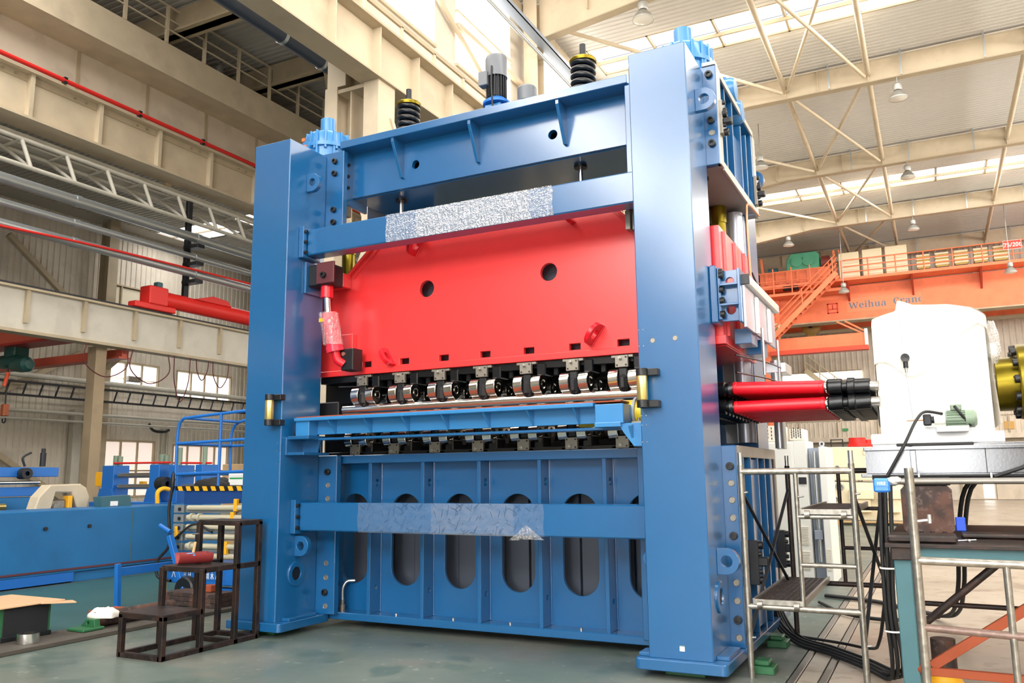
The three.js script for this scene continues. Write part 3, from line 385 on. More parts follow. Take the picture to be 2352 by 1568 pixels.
{ const g = new THREE.PlaneGeometry(1, 1, 24, 12), p = g.attributes.position; for (let i = 0; i < p.count; i++) { const u = p.getX(i) + 0.5, v = p.getY(i) + 0.5; p.setXYZ(i, -3.55 + u * 0.36, 1.02 + v * 0.13 * (1 - Math.abs(2 * u - 1)) - (u > 0.3 ? 0 : 0.01), -6.925 + 0.02 * fbm(u, v, 8, 3, 5)); } g.computeVertexNormals(); part(T2, 'loose_film_end', g, m.film); }
// red pressing beam
{ const zf = -7.5, out = [[-6.6, 2.79], [-1.7, 2.79], [-1.7, 3.82], [-2.33, 3.9], [-2.73, 4.32], [-5.39, 4.32], [-5.9, 3.86], [-6.6, 3.82]];
  const slots = []; for (let k = 0; k < 7; k++) slots.push(rectHole(-5.68 + k * 0.506, -5.56 + k * 0.506, 2.815, 2.88));
  const R = part(P, 'pressing_beam', [plate(out, [disc(-4.83, 3.63, 0.093), disc(-3.36, 3.64, 0.093), ...slots], 'z', zf - 0.05, zf), bx(-6.55, -1.75, 2.85, 3.8, -8.9, -8.88, 0)], m.red);
  part(R, 'bottom_plate', bx(-6.6, -1.6, 2.735, 2.8, -8.9, -7.485, 0.005), m.red); parts(R, 'sloped_cover', [bar([-5.92, 3.86, -7.6], [-5.4, 4.32, -7.6], 0.3, 0.03), bar([-2.74, 4.32, -7.6], [-2.36, 3.92, -7.6], 0.3, 0.03)], m.red);
  parts(R, 'edge_strip', [bar([-5.83, 3.87, -7.49], [-5.33, 4.31, -7.49], 0.02, 0.03), bar([-2.78, 4.31, -7.49], [-2.38, 3.92, -7.49], 0.02, 0.03)], m.red);
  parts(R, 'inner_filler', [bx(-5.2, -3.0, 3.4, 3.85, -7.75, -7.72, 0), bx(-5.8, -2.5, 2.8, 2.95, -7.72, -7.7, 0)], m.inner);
  part(R, 'end_pad', bx(-6.12, -5.86, 3.74, 3.9, -7.5, -7.35, 0.006), m.red); part(R, 'cylinder_pad', bx(-6.0, -5.77, 2.96, 3.2, -7.5, -7.42, 0.006), m.red);
  // right end outside the columns
  part(R, 'beam_end', [bx(-1.7, -1.6, 2.8, 3.85, -8.72, -7.4, 0.005)], m.red); for (const z of [-7.55, -8.0, -8.45]) part(R, 'end_rib', bx(-1.6, -1.57, 2.83, 3.82, z - 0.02, z + 0.02, 0.003), m.red); for (const z of [-7.62, -8.07]) part(R, 'guide_strip', bx(-1.603, -1.585, 2.9, 3.78, z - 0.03, z + 0.03, 0.003), m.plateSteel);
  part(R, 'beam_underside', bx(-1.75, -1.58, 2.74, 2.82, -8.72, -7.38, 0.004), m.red);
  // lifting lugs turned at 45 degrees
  const lug = (x, y, a, s) => { const sh = new THREE.Shape(); sh.moveTo(-0.12 * s, 0); sh.lineTo(0.12 * s, 0); sh.lineTo(0.12 * s, 0.06 * s); sh.absarc(0, 0.08 * s, 0.12 * s, 0, Math.PI, false); sh.lineTo(-0.12 * s, 0); const g = plate(sh, [disc(0, 0.09 * s, 0.055 * s)], 'z', -0.022, 0.022); g.rotateX(Math.PI / 2); g.rotateZ(a); g.translate(x, y, zf); part(R, 'lifting_lug', g, m.redDeep); part(R, 'lug_seam', (() => { const c = cyl([-0.12 * s, -0.024, 0.004], [0.12 * s, -0.024, 0.004], 0.009, 6); c.rotateZ(a); c.translate(x, y, zf); return c; })(), m.redDeep); };
  lug(-2.86, 2.945, 0.95, 1.0); lug(-5.3, 2.9, 2.1, 0.9); lug(-4.93, 4.12, 1.0, 1.0); lug(-3.14, 4.2, 2.2, 1.0);
}
// roller units: shared shapes
const mountG = joined([bx(-0.065, 0.065, -0.06, 0.055, -0.02, 0.02, 0.003), bx(-0.11, 0.11, 0.035, 0.058, -0.05, 0.0, 0.003)]);
const rollerG = joined([lathe([[-0.05, 0.05], [-0.05, 0.098], [-0.046, 0.102], [0.046, 0.102], [0.05, 0.098], [0.05, 0.05], [0.03, 0.05], [0.03, 0.03], [0.056, 0.03], [0.056, 0]], [0, 0, 0], 'x', 28)]);
const strapG = joined([bx(-0.044, 0.044, -0.2, -0.035, -0.03, 0.075, 0.01), bx(-0.045, 0.045, -0.255, -0.1, -0.06, 0.105, 0.03)]);
const braceG = joined([bx(0.1, 0.2, -0.08, 0.05, -0.2, 0.0, 0.01), bx(0.24, 0.3, -0.08, 0.05, -0.3, -0.1, 0.01)]);
const nutG = joined([cyl([0, 0, 0], [0, 0, 0.03], 0.017, 6), cyl([0, 0, 0.03], [0, 0, 0.045], 0.01, 8)]), pinG = joined([cyl([0, 0, 0], [0, 0, 0.008], 0.009, 8)]);
for (let k = 0; k < 7; k++) for (const low of [0, 1]) {
  const x = -5.655 + k * 0.51 - (low ? 0.1 - 0.012 * k : 0), y = low ? 1.895 : 2.665, s = low ? -1 : 1, z = low ? -7.5 : -7.47;
  const u = sub(P, low ? 'lower_roller_unit' : 'upper_roller_unit'); const A = (n, g, mt, at) => { const o = put(u, n, g, mt, at); if (low && n !== 'roller') o.rotation.z = Math.PI; return o; };
  A('mount_block', mountG, m.plateSteel, [x, y, z]); A('clamp_nut', nutG, m.steel, [x - 0.01, y + s * 0.025, z + 0.02]); for (const [a, b] of [[-0.045, -0.04], [0.045, -0.04], [0.045, 0.035]]) A('pin', pinG, m.dark, [x + a, y + s * b, z + 0.018]);
  A('strap', strapG, m.black, [x + 0.01, y - s * 0.03, z - 0.06]); A('side_arm', braceG, m.blackGloss, [x + (low ? 0.3 : 0), y, z - 0.03]);
  for (const dz of [0, 0.27, 0.54]) for (const dx of [-0.094, 0.106]) put(u, 'roller', rollerG, m.chrome, [x + 0.005 + dx - dz * 0.0, y - s * ((low ? 0.12 : 0.165) + dz * 0.06), z - 0.06 - dz]);
}
for (const [z, y, r] of [[-7.52, 2.345, 0.058], [-7.82, 2.33, 0.058], [-8.12, 2.33, 0.058], [-8.42, 2.33, 0.058]]) part(P, 'work_roll', [lathe([[-5.94, 0.02], [-5.94, r - 0.004], [-5.936, r], [-2.24, r], [-2.236, r - 0.004], [-2.236, 0.02]], [0, y, z], 'x', 32)], m.chrome);
for (const z of [-7.66, -7.96, -8.26]) part(P, 'lower_work_roll', [lathe([[-5.94, 0.02], [-5.94, 0.058], [-2.24, 0.058], [-2.24, 0.02]], [0, 2.17, z], 'x', 24)], m.chrome);
part(P, 'roll_chock', [bx(-6.3, -5.97, 2.26, 2.44, -8.6, -7.45, 0.01)], m.black); part(P, 'upper_cassette', [bx(-6.3, -2.0, 2.66, 2.735, -8.8, -7.53, 0.005), bx(-6.4, -6.0, 1.84, 2.72, -8.8, -7.75, 0), bx(-6.2, -2.1, 2.2, 2.7, -8.75, -8.55, 0)], m.blackGloss); part(P, 'lower_cassette', [bx(-6.2, -2.1, 1.835, 1.87, -8.8, -7.5, 0.004), plate([[-6.2, 1.83], [-5.8, 1.83], [-5.86, 2.0], [-6.2, 2.02]], null, 'z', -7.62, -7.52), bx(-6.2, -2.1, 1.85, 2.1, -8.75, -8.7, 0)], m.blackGloss);
part(P, 'spray_pipe', cyl([-6.05, 2.62, -7.55], [-2.4, 2.55, -8.3], 0.01, 8), m.dark);
// entry guide beam in front of the rolls
{ const E = part(P, 'entry_beam', [bx(-6.03, -2.36, 2.045, 2.2, -7.0, -6.96, 0.004), bx(-6.03, -2.64, 2.185, 2.22, -7.08, -6.79, 0.004)], m.blueLight, 'lighter blue entry beam');
  for (let k = 0; k < 7; k++) part(E, 'gusset', plate([[-6.96, 2.05], [-6.95, 2.05], [-6.805, 2.19], [-6.96, 2.19]], null, 'x', -5.6 + k * 0.46 - 0.008, -5.6 + k * 0.46 + 0.008), m.blueLight);
  parts(E, 'end_box', [bx(-6.03, -5.85, 2.03, 2.19, -6.96, -6.82, 0.005), bx(-2.62, -2.36, 2.03, 2.2, -6.96, -6.78, 0.005)], m.blueLight); part(E, 'lower_rail', bx(-6.0, -2.36, 1.985, 2.01, -7.1, -6.95, 0.004), m.blue); part(E, 'table_plate', bx(-6.05, -2.4, 2.222, 2.236, -7.4, -6.85, 0.002), m.rustOrange, 'rusty strip behind the beam');
  const K = part(P, 'entry_bracket', [bx(-6.12, -6.095, 1.83, 2.02, -7.2, -6.76, 0.004), bx(-6.1, -5.82, 1.995, 2.03, -7.2, -6.78, 0.004), bx(-6.1, -5.88, 1.83, 1.86, -7.2, -6.78, 0.004), plate([[-6.1, 1.86], [-5.9, 1.86], [-5.86, 1.99], [-6.1, 1.99]], null, 'z', -7.05, -7.02), bx(-6.11, -5.97, 1.84, 2.0, -7.2, -7.16, 0.004)], m.blue); for (const [z, y] of [[-7.1, 1.96], [-7.1, 1.88], [-6.84, 2.05], [-7.2, 1.99]]) bolt(K, [-6.05, y, z], RX, true);
  part(P, 'entry_bracket', [plate([[-2.44, 2.03], [-2.19, 2.03], [-2.19, 1.83], [-2.28, 1.83], [-2.37, 1.95], [-2.4, 2.0]], null, 'z', -6.95, -6.8), bx(-2.62, -2.38, 2.0, 2.04, -6.98, -6.76, 0.004), plate([[-6.8, 1.9], [-6.72, 2.0], [-6.8, 2.02]], null, 'x', -2.3, -2.28)], m.blueLight);
  const D = part(P, 'yellow_drum', [lathe([[-2.9, 0.02], [-2.9, 0.115], [-2.26, 0.115], [-2.26, 0.02]], [0, 2.14, -7.14], 'x', 28)], m.yellowDrum); part(D, 'drum_flange', lathe([[-2.36, 0.02], [-2.36, 0.14], [-2.34, 0.14], [-2.34, 0.02]], [0, 2.14, -7.14], 'x', 28), m.greyBlue); part(D, 'drum_bearing', [bx(-2.33, -2.22, 2.0, 2.05, -6.96, -6.9, 0.004), cyl([-2.27, 2.03, -6.93], [-2.27, 2.08, -6.93], 0.012, 8)], m.plateSteel); part(D, 'drum_support', bx(-2.32, -2.2, 1.95, 2.0, -7.1, -6.88, 0.01), m.black);
}
// vertical guide rollers on the front columns
for (const [x, s] of [[-2.125, 1], [-6.2, 1]]) { const g = sub(P, 'edge_guide_roller'); part(g, 'roller', lathe([[2.2, 0.02], [2.2, 0.042], [2.205, 0.045], [2.4, 0.045], [2.405, 0.042], [2.405, 0.02]], [x, 0, -6.6], 'y', 22), m.brass, 'polished brass-coloured roller');
  for (const [a, b] of [[2.405, 2.465], [2.14, 2.2]]) part(g, 'bracket', [lathe([[a, 0.02], [a, 0.048], [b, 0.048], [b, 0.02]], [x, 0, -6.6], 'y', 20), bx(x - 0.045, x + 0.13, a, b, -6.7, -6.62, 0.005)], m.black); }
// cylinder at the left column
{ const h = sub(P, 'lift_cylinder'); part(h, 'top_clevis', [bx(-6.12, -6.09, 3.62, 3.98, -7.3, -6.98, 0.004)], m.blue); part(h, 'clevis_block', [bx(-6.09, -5.9, 3.7, 3.94, -7.26, -7.02, 0.01), bx(-5.9, -5.79, 3.7, 3.94, -7.26, -7.02, 0.01)], m.black); part(h, 'clevis_cheek', bx(-5.96, -5.72, 3.71, 3.95, -7.03, -7.0, 0.006), M(0x5a2a30, 0.4)); bolt(h, [-5.85, 3.8, -7.0]);
  part(h, 'rod_eye', [cyl([-5.9, 3.57, -7.12], [-5.9, 3.73, -7.12], 0.07, 18)], m.redDeep); part(h, 'piston_rod', cyl([-5.89, 3.38, -7.13], [-5.9, 3.58, -7.12], 0.036, 18), m.chrome); part(h, 'barrel', [cyl([-5.83, 2.97, -7.2], [-5.885, 3.4, -7.13], 0.088, 24), cyl([-5.83, 2.97, -7.2], [-5.84, 3.03, -7.19], 0.095, 24)], M(0xe8304a, 0.28)); part(h, 'rod_end', tube([[-5.83, 2.98, -7.2], [-5.81, 2.88, -7.22], [-5.75, 2.83, -7.26]], 0.05, 12, 12), m.redDeep);
  part(h, 'barrel_label', bx(-5.95, -5.88, 3.29, 3.33, -7.06, -7.052, 0), m.yellow); part(h, 'lower_clevis', [plate([[-5.84, 3.0], [-5.62, 3.0], [-5.62, 2.76], [-5.78, 2.76], [-5.8, 2.84]], null, 'z', -7.42, -7.24, 0.008)], m.black); part(h, 'clevis_pin', cyl([-5.74, 2.94, -7.25], [-5.74, 2.94, -7.22], 0.022, 14), M(0x9c6a60, 0.4, 0.3));
  const g = new THREE.CylinderGeometry(0.1, 0.103, 0.36, 40, 24, true), p = g.attributes.position; for (let i = 0; i < p.count; i++) { const a = Math.atan2(p.getZ(i), p.getX(i)), y = p.getY(i), k = 1 + 0.12 * (fbm((a + 4) / 8, y * 0.8 + 0.5, 24, 3, 17) - 0.35) + (Math.cos(a - 2.6) > 0.8 ? 0.22 * (Math.cos(a - 2.6) - 0.8) * 5 * fbm((a + 4) / 8, y + 0.5, 16, 2, 3) : 0); p.setXYZ(i, p.getX(i) * k - y * 0.12, y, p.getZ(i) * k + y * 0.12); } g.computeVertexNormals(); g.translate(-5.86, 3.22, -7.16); part(h, 'plastic_film', g, m.film, 'crumpled clear plastic wrap'); }
// guide shoe beside the right column, brass-sleeved screws
part(P, 'guide_shoe', [bx(-2.46, -2.3, 4.1, 4.14, -7.4, -7.3, 0.004), bx(-2.46, -2.41, 3.9, 4.09, -7.4, -7.3, 0.004), bx(-2.4, -2.3, 3.9, 4.1, -7.42, -7.33, 0.004)], m.plateSteel);
for (const [x, z] of [[-6.08, -7.72], [-1.855, -8.6], [-6.4, -8.6]]) { part(P, 'screw_sleeve', [lathe([[3.84, 0.02], [3.84, 0.08], [4.22, 0.08], [4.22, 0.088], [4.4, 0.088], [4.4, 0.02]], [x, 0, z], 'y', 28)], m.zinc, 'brassy screw sleeve'); }
part(P, 'rear_column_face', [bx(-1.95, -1.64, 1.9, 4.35, -8.9, -8.86, 0.004), cyl([-1.72, 1.9, -8.75], [-1.72, 4.35, -8.75], 0.09, 20)], m.sheet); part(P, 'copper_pipe', [tube([[-1.5, 4.36, -8.98], [-1.52, 4.36, -8.55], [-1.52, 4.3, -8.4], [-1.52, 3.4, -8.4]], 0.014, 30, 8)], m.copper);
part(P, 'cable_conduit', [tube([[-1.52, 3.62, -8.5], [-1.5, 3.4, -8.9], [-1.5, 2.9, -8.95]], 0.01, 20, 6)], m.dark);
// bracket on the outer side with cover panels
{ const k = part(P, 'side_bracket', [bx(-1.66, -1.6, 2.9, 3.42, -7.42, -7.18, 0.01), bx(-1.6, -1.57, 2.93, 3.4, -7.3, -7.22, 0.006), plate(rect(-1.58, -1.42, 2.92, 3.38), [disc(-1.5, 3.28, 0.035), disc(-1.5, 3.02, 0.04)], 'z', -7.32, -7.28)], m.blue);
  for (const y of [3.24, 3.06]) part(k, 'web', bx(-1.58, -1.42, y - 0.01, y + 0.01, -7.29, -7.2, 0.003), m.blue); part(k, 'side_plate', bx(-1.425, -1.4, 2.9, 3.38, -8.85, -7.22, 0.004), m.blue);
  for (const y of [3.36, 3.33, 3.2, 3.1, 2.98]) bolt(k, [-1.585, y, -7.24], RX, false);
  for (const [z0, z1] of [[-7.72, -7.3], [-8.35, -7.76], [-8.8, -8.39]]) part(k, 'cover_panel', bx(-1.4, -1.375, 2.86, 3.24, z0, z1, 0.003), m.sheet); for (const z of [-7.74, -8.37]) part(k, 'white_gauge', bx(-1.375, -1.345, 2.86, 3.2, z - 0.03, z + 0.03, 0.005), m.white);
  part(k, 'profile_rail', bx(-1.44, -1.33, 3.24, 3.32, -8.85, -7.3, 0.004), m.alu); part(k, 'profile_end', bx(-1.44, -1.33, 3.24, 3.33, -7.3, -7.28, 0.003), m.black);
  parts(k, 'lower_block', [bx(-1.55, -1.4, 2.76, 2.9, -7.9, -7.6), bx(-1.55, -1.4, 2.72, 2.86, -8.4, -8.1)], m.blue); for (const z of [-7.95, -8.8]) part(k, 'thin_rod', cyl([-1.36, 2.5, z], [-1.36, 2.95, z], 0.012, 8), m.silverPipe); }
for (const [z, r] of [[-8.9, 0.05], [-9.05, 0.04], [-9.2, 0.05]]) part(P, 'vertical_tube', cyl([-1.42 + (z + 9) * 0.1, 1.84, z], [-1.42 + (z + 9) * 0.1, 2.75, z], r, 16), m.silverPipe);
part(P, 'tube_clamp', [bx(-1.5, -1.3, 2.62, 2.72, -9.25, -8.85)], m.alu); for (const y of [2.66, 2.5]) part(P, 'hose', tube([[-1.55, y, -7.6], [-1.4, y + 0.01, -8.4], [-1.32, y, -9.2]], 0.008, 16, 6), m.black);
// spindle ends behind the right column
for (let r = 0; r < 9; r++) for (const y of [2.35, 2.19]) { const z = -7.6 - r * 0.15; part(P, 'roll_coupling', [lathe([[-1.78, 0.03], [-1.78, 0.066], [-1.66, 0.07], [-1.65, 0.055], [-1.62, 0.055], [-1.62, 0.066], [-1.59, 0.062], [-1.59, 0.03]], [0, y - (y < 2.3 ? r * 0.004 : 0), z], 'x', 20)], m.blackGloss); }
part(P, 'coupling_shroud', [bx(-2.0, -1.78, 2.1, 2.45, -9.0, -7.5, 0.01)], m.black);
// screw drives on the top corners
function screwDrive(x, z) {
  const d = sub(P, 'screw_drive'); part(d, 'mount_plate', [bx(x - 0.33, x + 0.345, 5.34, 5.4, z - 0.35, z + 0.3, 0.006)], m.blue);
  part(d, 'gear_case', [lathe([[5.42, 0.2], [5.44, 0.25], [5.6, 0.25], [5.605, 0.285], [5.65, 0.285], [5.655, 0.258], [5.77, 0.258], [5.8, 0.24], [5.81, 0.1]], [x, 0, z], 'y', 36), lathe([[5.8, 0.094], [6.03, 0.094], [6.035, 0.09], [6.035, 0]], [x, 0, z], 'y', 28)], m.blueLight);
  for (let k = 0; k < 16; k++) { const a = k * Math.PI / 8 + 0.2; part(d, 'cooling_fin', (() => { const g = bx(0.23, k % 4 ? 0.274 : 0.288, k % 2 ? 5.65 : 5.45, 5.8, -0.013, 0.013, 0.004); g.rotateY(a); g.translate(x, 0, z); return g; })(), m.blueLight); }
  for (let k = 0; k < 12; k++) { const a = k * Math.PI / 6 + 0.46; part(d, 'case_bolt', cyl([x + 0.265 * Math.cos(a), 5.57, z + 0.265 * Math.sin(a)], [x + 0.265 * Math.cos(a), 5.61, z + 0.265 * Math.sin(a)], 0.02, 6), m.blueLight); }
  part(d, 'base_ring', lathe([[5.395, 0.05], [5.395, 0.25], [5.42, 0.25], [5.42, 0.05]], [x, 0, z], 'y', 30), m.black); return d; }
const dL = screwDrive(-6.47, -7.75); part(dL, 'motor_cap', cyl([-6.56, 5.6, -7.56], [-6.57, 5.6, -7.45], 0.07, 20), m.blueLight); for (const [x, y] of [[-6.6, 5.69], [-6.57, 5.6]]) part(dL, 'warning_label', bx(x - 0.022, x + 0.022, y - 0.022, y + 0.018, -7.452, -7.442, 0), M(0xf0703a, 0.6));
const dR = screwDrive(-1.935, -7.75); part(P, 'cap_plate', bx(-1.66, -1.535, 5.372, 5.41, -7.42, -7.31, 0.003), m.edgeSteel); for (const [z, y] of [[-8.2, 5.4], [-8.5, 5.28]]) part(dR, 'side_motor', lathe([[0, 0.06], [0, 0.12], [0.22, 0.13], [0.26, 0.11], [0.27, 0]], [-1.78, y + 0.1, z], 'x', 24), m.blueLight); screwDrive(-6.47, mz(-7.75)); screwDrive(-1.9, mz(-7.75));
// springs and motors on the crosshead
class Coil extends THREE.Curve { constructor(r, h, n) { super(); Object.assign(this, { r, h, n }); } getPoint(t, o = V()) { const a = t * this.n * Math.PI * 2 + 0.6; return o.set(this.r * Math.cos(a), this.h * t, this.r * Math.sin(a)); } }
for (const x of [-5.53, -3.18]) { const z = -8.15, s = sub(P, 'spring_unit'); part(s, 'coil_spring', (() => { const g = new THREE.TubeGeometry(new Coil(0.112, 0.66, 8.5), 300, 0.034, 12, false); g.translate(x, 5.52, z); return g; })(), m.blackGloss, 'glossy black coil spring'); part(s, 'top_washer', lathe([[6.17, 0.03], [6.17, 0.15], [6.2, 0.155], [6.21, 0.15], [6.21, 0.03]], [x, 0, z], 'y', 28), m.zinc, 'yellow zinc washer'); part(s, 'pull_rod', [cyl([x, 5.5, z], [x, 6.4, z], 0.035, 16)], m.dark); part(s, 'nut', cyl([x, 6.21, z], [x, 6.27, z], 0.06, 6), m.dark); part(s, 'seat', cyl([x, 5.485, z], [x, 5.53, z], 0.16, 24), m.blue); }
{ const x = -4.31, z = -8.2, t = sub(P, 'tall_motor'); part(t, 'fan_cowl', lathe([[6.28, 0.132], [6.52, 0.132], [6.55, 0.12], [6.56, 0]], [x, 0, z], 'y', 28), m.motorGrey); const fins = [cyl([x, 6.02, z], [x, 6.3, z], 0.1, 20)]; for (let k = 0; k < 20; k++) { const g = bx(0.09, 0.125, 6.02, 6.29, -0.005, 0.005, 0); g.rotateY(k * Math.PI / 10); g.translate(x, 0, z); fins.push(g); } part(t, 'finned_body', fins, m.dark); part(t, 'terminal_box', bx(x - 0.17, x - 0.05, 6.16, 6.34, z + 0.04, z + 0.15, 0.008), m.motorGrey); part(t, 'flange', [lathe([[5.94, 0.05], [5.94, 0.165], [5.97, 0.165], [6.02, 0.1], [6.02, 0.02]], [x, 0, z], 'y', 28)], m.liftBlue); part(t, 'gear_unit', [bx(x - 0.12, x + 0.1, 5.485, 5.94, z - 0.1, z + 0.1, 0.02), plate([[x + 0.1, 5.7], [x + 0.3, 5.5], [x + 0.1, 5.5]], null, 'z', z - 0.05, z + 0.05)], m.blueLight); part(t, 'motor_cable', tube([[x + 0.01, 6.38, z + 0.14], [x + 0.02, 6.1, z + 0.17], [x + 0.06, 5.5, z + 0.16]], 0.012, 16, 6), m.dark); }
{ const x = -3.93, z = -8.25, t = sub(P, 'short_motor'); part(t, 'fan_cowl', lathe([[5.92, 0.115], [6.08, 0.115], [6.1, 0.1], [6.105, 0]], [x, 0, z], 'y', 28), m.motorGrey); const fins = [cyl([x, 5.485, z], [x, 5.93, z], 0.09, 20)]; for (let k = 0; k < 20; k++) { const g = bx(0.08, 0.112, 5.6, 5.93, -0.005, 0.005, 0); g.rotateY(k * Math.PI / 10); g.translate(x, 0, z); fins.push(g); } part(t, 'finned_body', fins, m.dark); }
part(C, 'folded_cloth', [plate([[-5.0, 5.485], [-4.5, 5.485], [-4.55, 5.56], [-4.75, 5.54]], null, 'z', -7.9, -7.75)], m.dark);
part(P, 'drain_pipe', [tube([[-5.82, 0.47, -7.62], [-5.9, 0.46, -7.58], [-5.93, 0.4, -7.55], [-5.935, 0.25, -7.55]], 0.016, 24, 8)], m.alu, 'short bent drain pipe'); part(P, 'drain_fitting', [cyl([-5.935, 0.155, -7.55], [-5.935, 0.22, -7.55], 0.032, 10), cyl([-5.935, 0.22, -7.55], [-5.935, 0.27, -7.55], 0.022, 6)], m.plateSteel);

// ---------------------------------------------------------------- flat print: lettering drawn on a canvas, on a thin plate of its own
function print(parent, name, w, h, [x, y, z], turn, pxw, pxh, draw, rough = 0.5) {
  const c = document.createElement('canvas'); c.width = pxw; c.height = pxh; const g = c.getContext('2d'); draw(g, pxw, pxh);
  const t = new THREE.CanvasTexture(c); t.colorSpace = THREE.SRGBColorSpace; const f = offs.get(parent) || [0, 0, 0];
  const geo = new THREE.BoxGeometry(w, h, 0.006), mats = [0, 1, 2, 3].map(() => null), o = mesh(geo, new THREE.MeshStandardMaterial({ map: t, roughness: rough }));
  o.name = name; o.position.set(x - f[0], y - f[1], z - f[2]); o.rotation.y = turn; parent.add(o); return o;
}
// ---------------------------------------------------------------- right of the press: spindles, gearbox, couplings
const nth = ['frontmost', 'second', 'third', 'fourth', 'fifth', 'sixth', 'seventh', 'eighth', 'rearmost'];
function spindle() {
  const t = new THREE.Group(); const add = (n, gs, mt) => { const o = mesh(joined(gs), mt); o.name = n; t.add(o); return o; };
  add('red_sleeve', [lathe([[0, 0.03], [0, 0.05], [0.01, 0.058], [0.03, 0.058], [0.034, 0.055], [0.74, 0.055], [0.744, 0.058], [0.77, 0.058], [0.78, 0.05], [0.78, 0.03]], [0, 0, 0], 'x', 24)], m.redDeep);
  for (const g of [cyl([-0.04, 0, 0], [0.02, 0, 0], 0.035, 14), cyl([0.76, 0, 0], [0.82, 0, 0], 0.036, 14), cyl([1.14, 0, 0], [1.21, 0, 0], 0.042, 16)]) add('shaft_end', g, m.steel);
  const c = add('coupling', [lathe([[0.8, 0.03], [0.8, 0.056], [0.815, 0.067], [0.92, 0.067], [0.925, 0.06], [0.925, 0.045], [0.96, 0.045], [0.965, 0.07], [0.97, 0.074], [1.02, 0.074], [1.028, 0.066], [1.14, 0.066], [1.145, 0.06], [1.145, 0.03]], [0, 0, 0], 'x', 24)], m.blackGloss);
  const ring = []; for (let k = 0; k < 10; k++) { const a = k * Math.PI / 5; ring.push(cyl([0.792, 0.05 * Math.cos(a), 0.05 * Math.sin(a)], [0.806, 0.05 * Math.cos(a), 0.05 * Math.sin(a)], 0.008, 6)); } const b = mesh(joined(ring), m.steel); b.name = 'bolt_ring'; c.add(b); return t;
}
const sp0 = spindle();
for (let r = 0; r < 9; r++) for (const u of [0, 1]) {
  const o = r || u ? sp0.clone() : sp0; o.name = numbered('drive_shaft'); o.userData = { label: `${nth[r]} red drive shaft of the ${u ? 'lower' : 'upper'} row between press and white gearbox`, category: 'drive shaft', group: 'red drive shafts between press and gearbox' };
  o.position.set(-1.585, u ? 2.182 - r * 0.003 : 2.357, -7.6 - r * 0.15); o.rotation.z = u ? 0.0 : -0.038; scene.add(o);
}
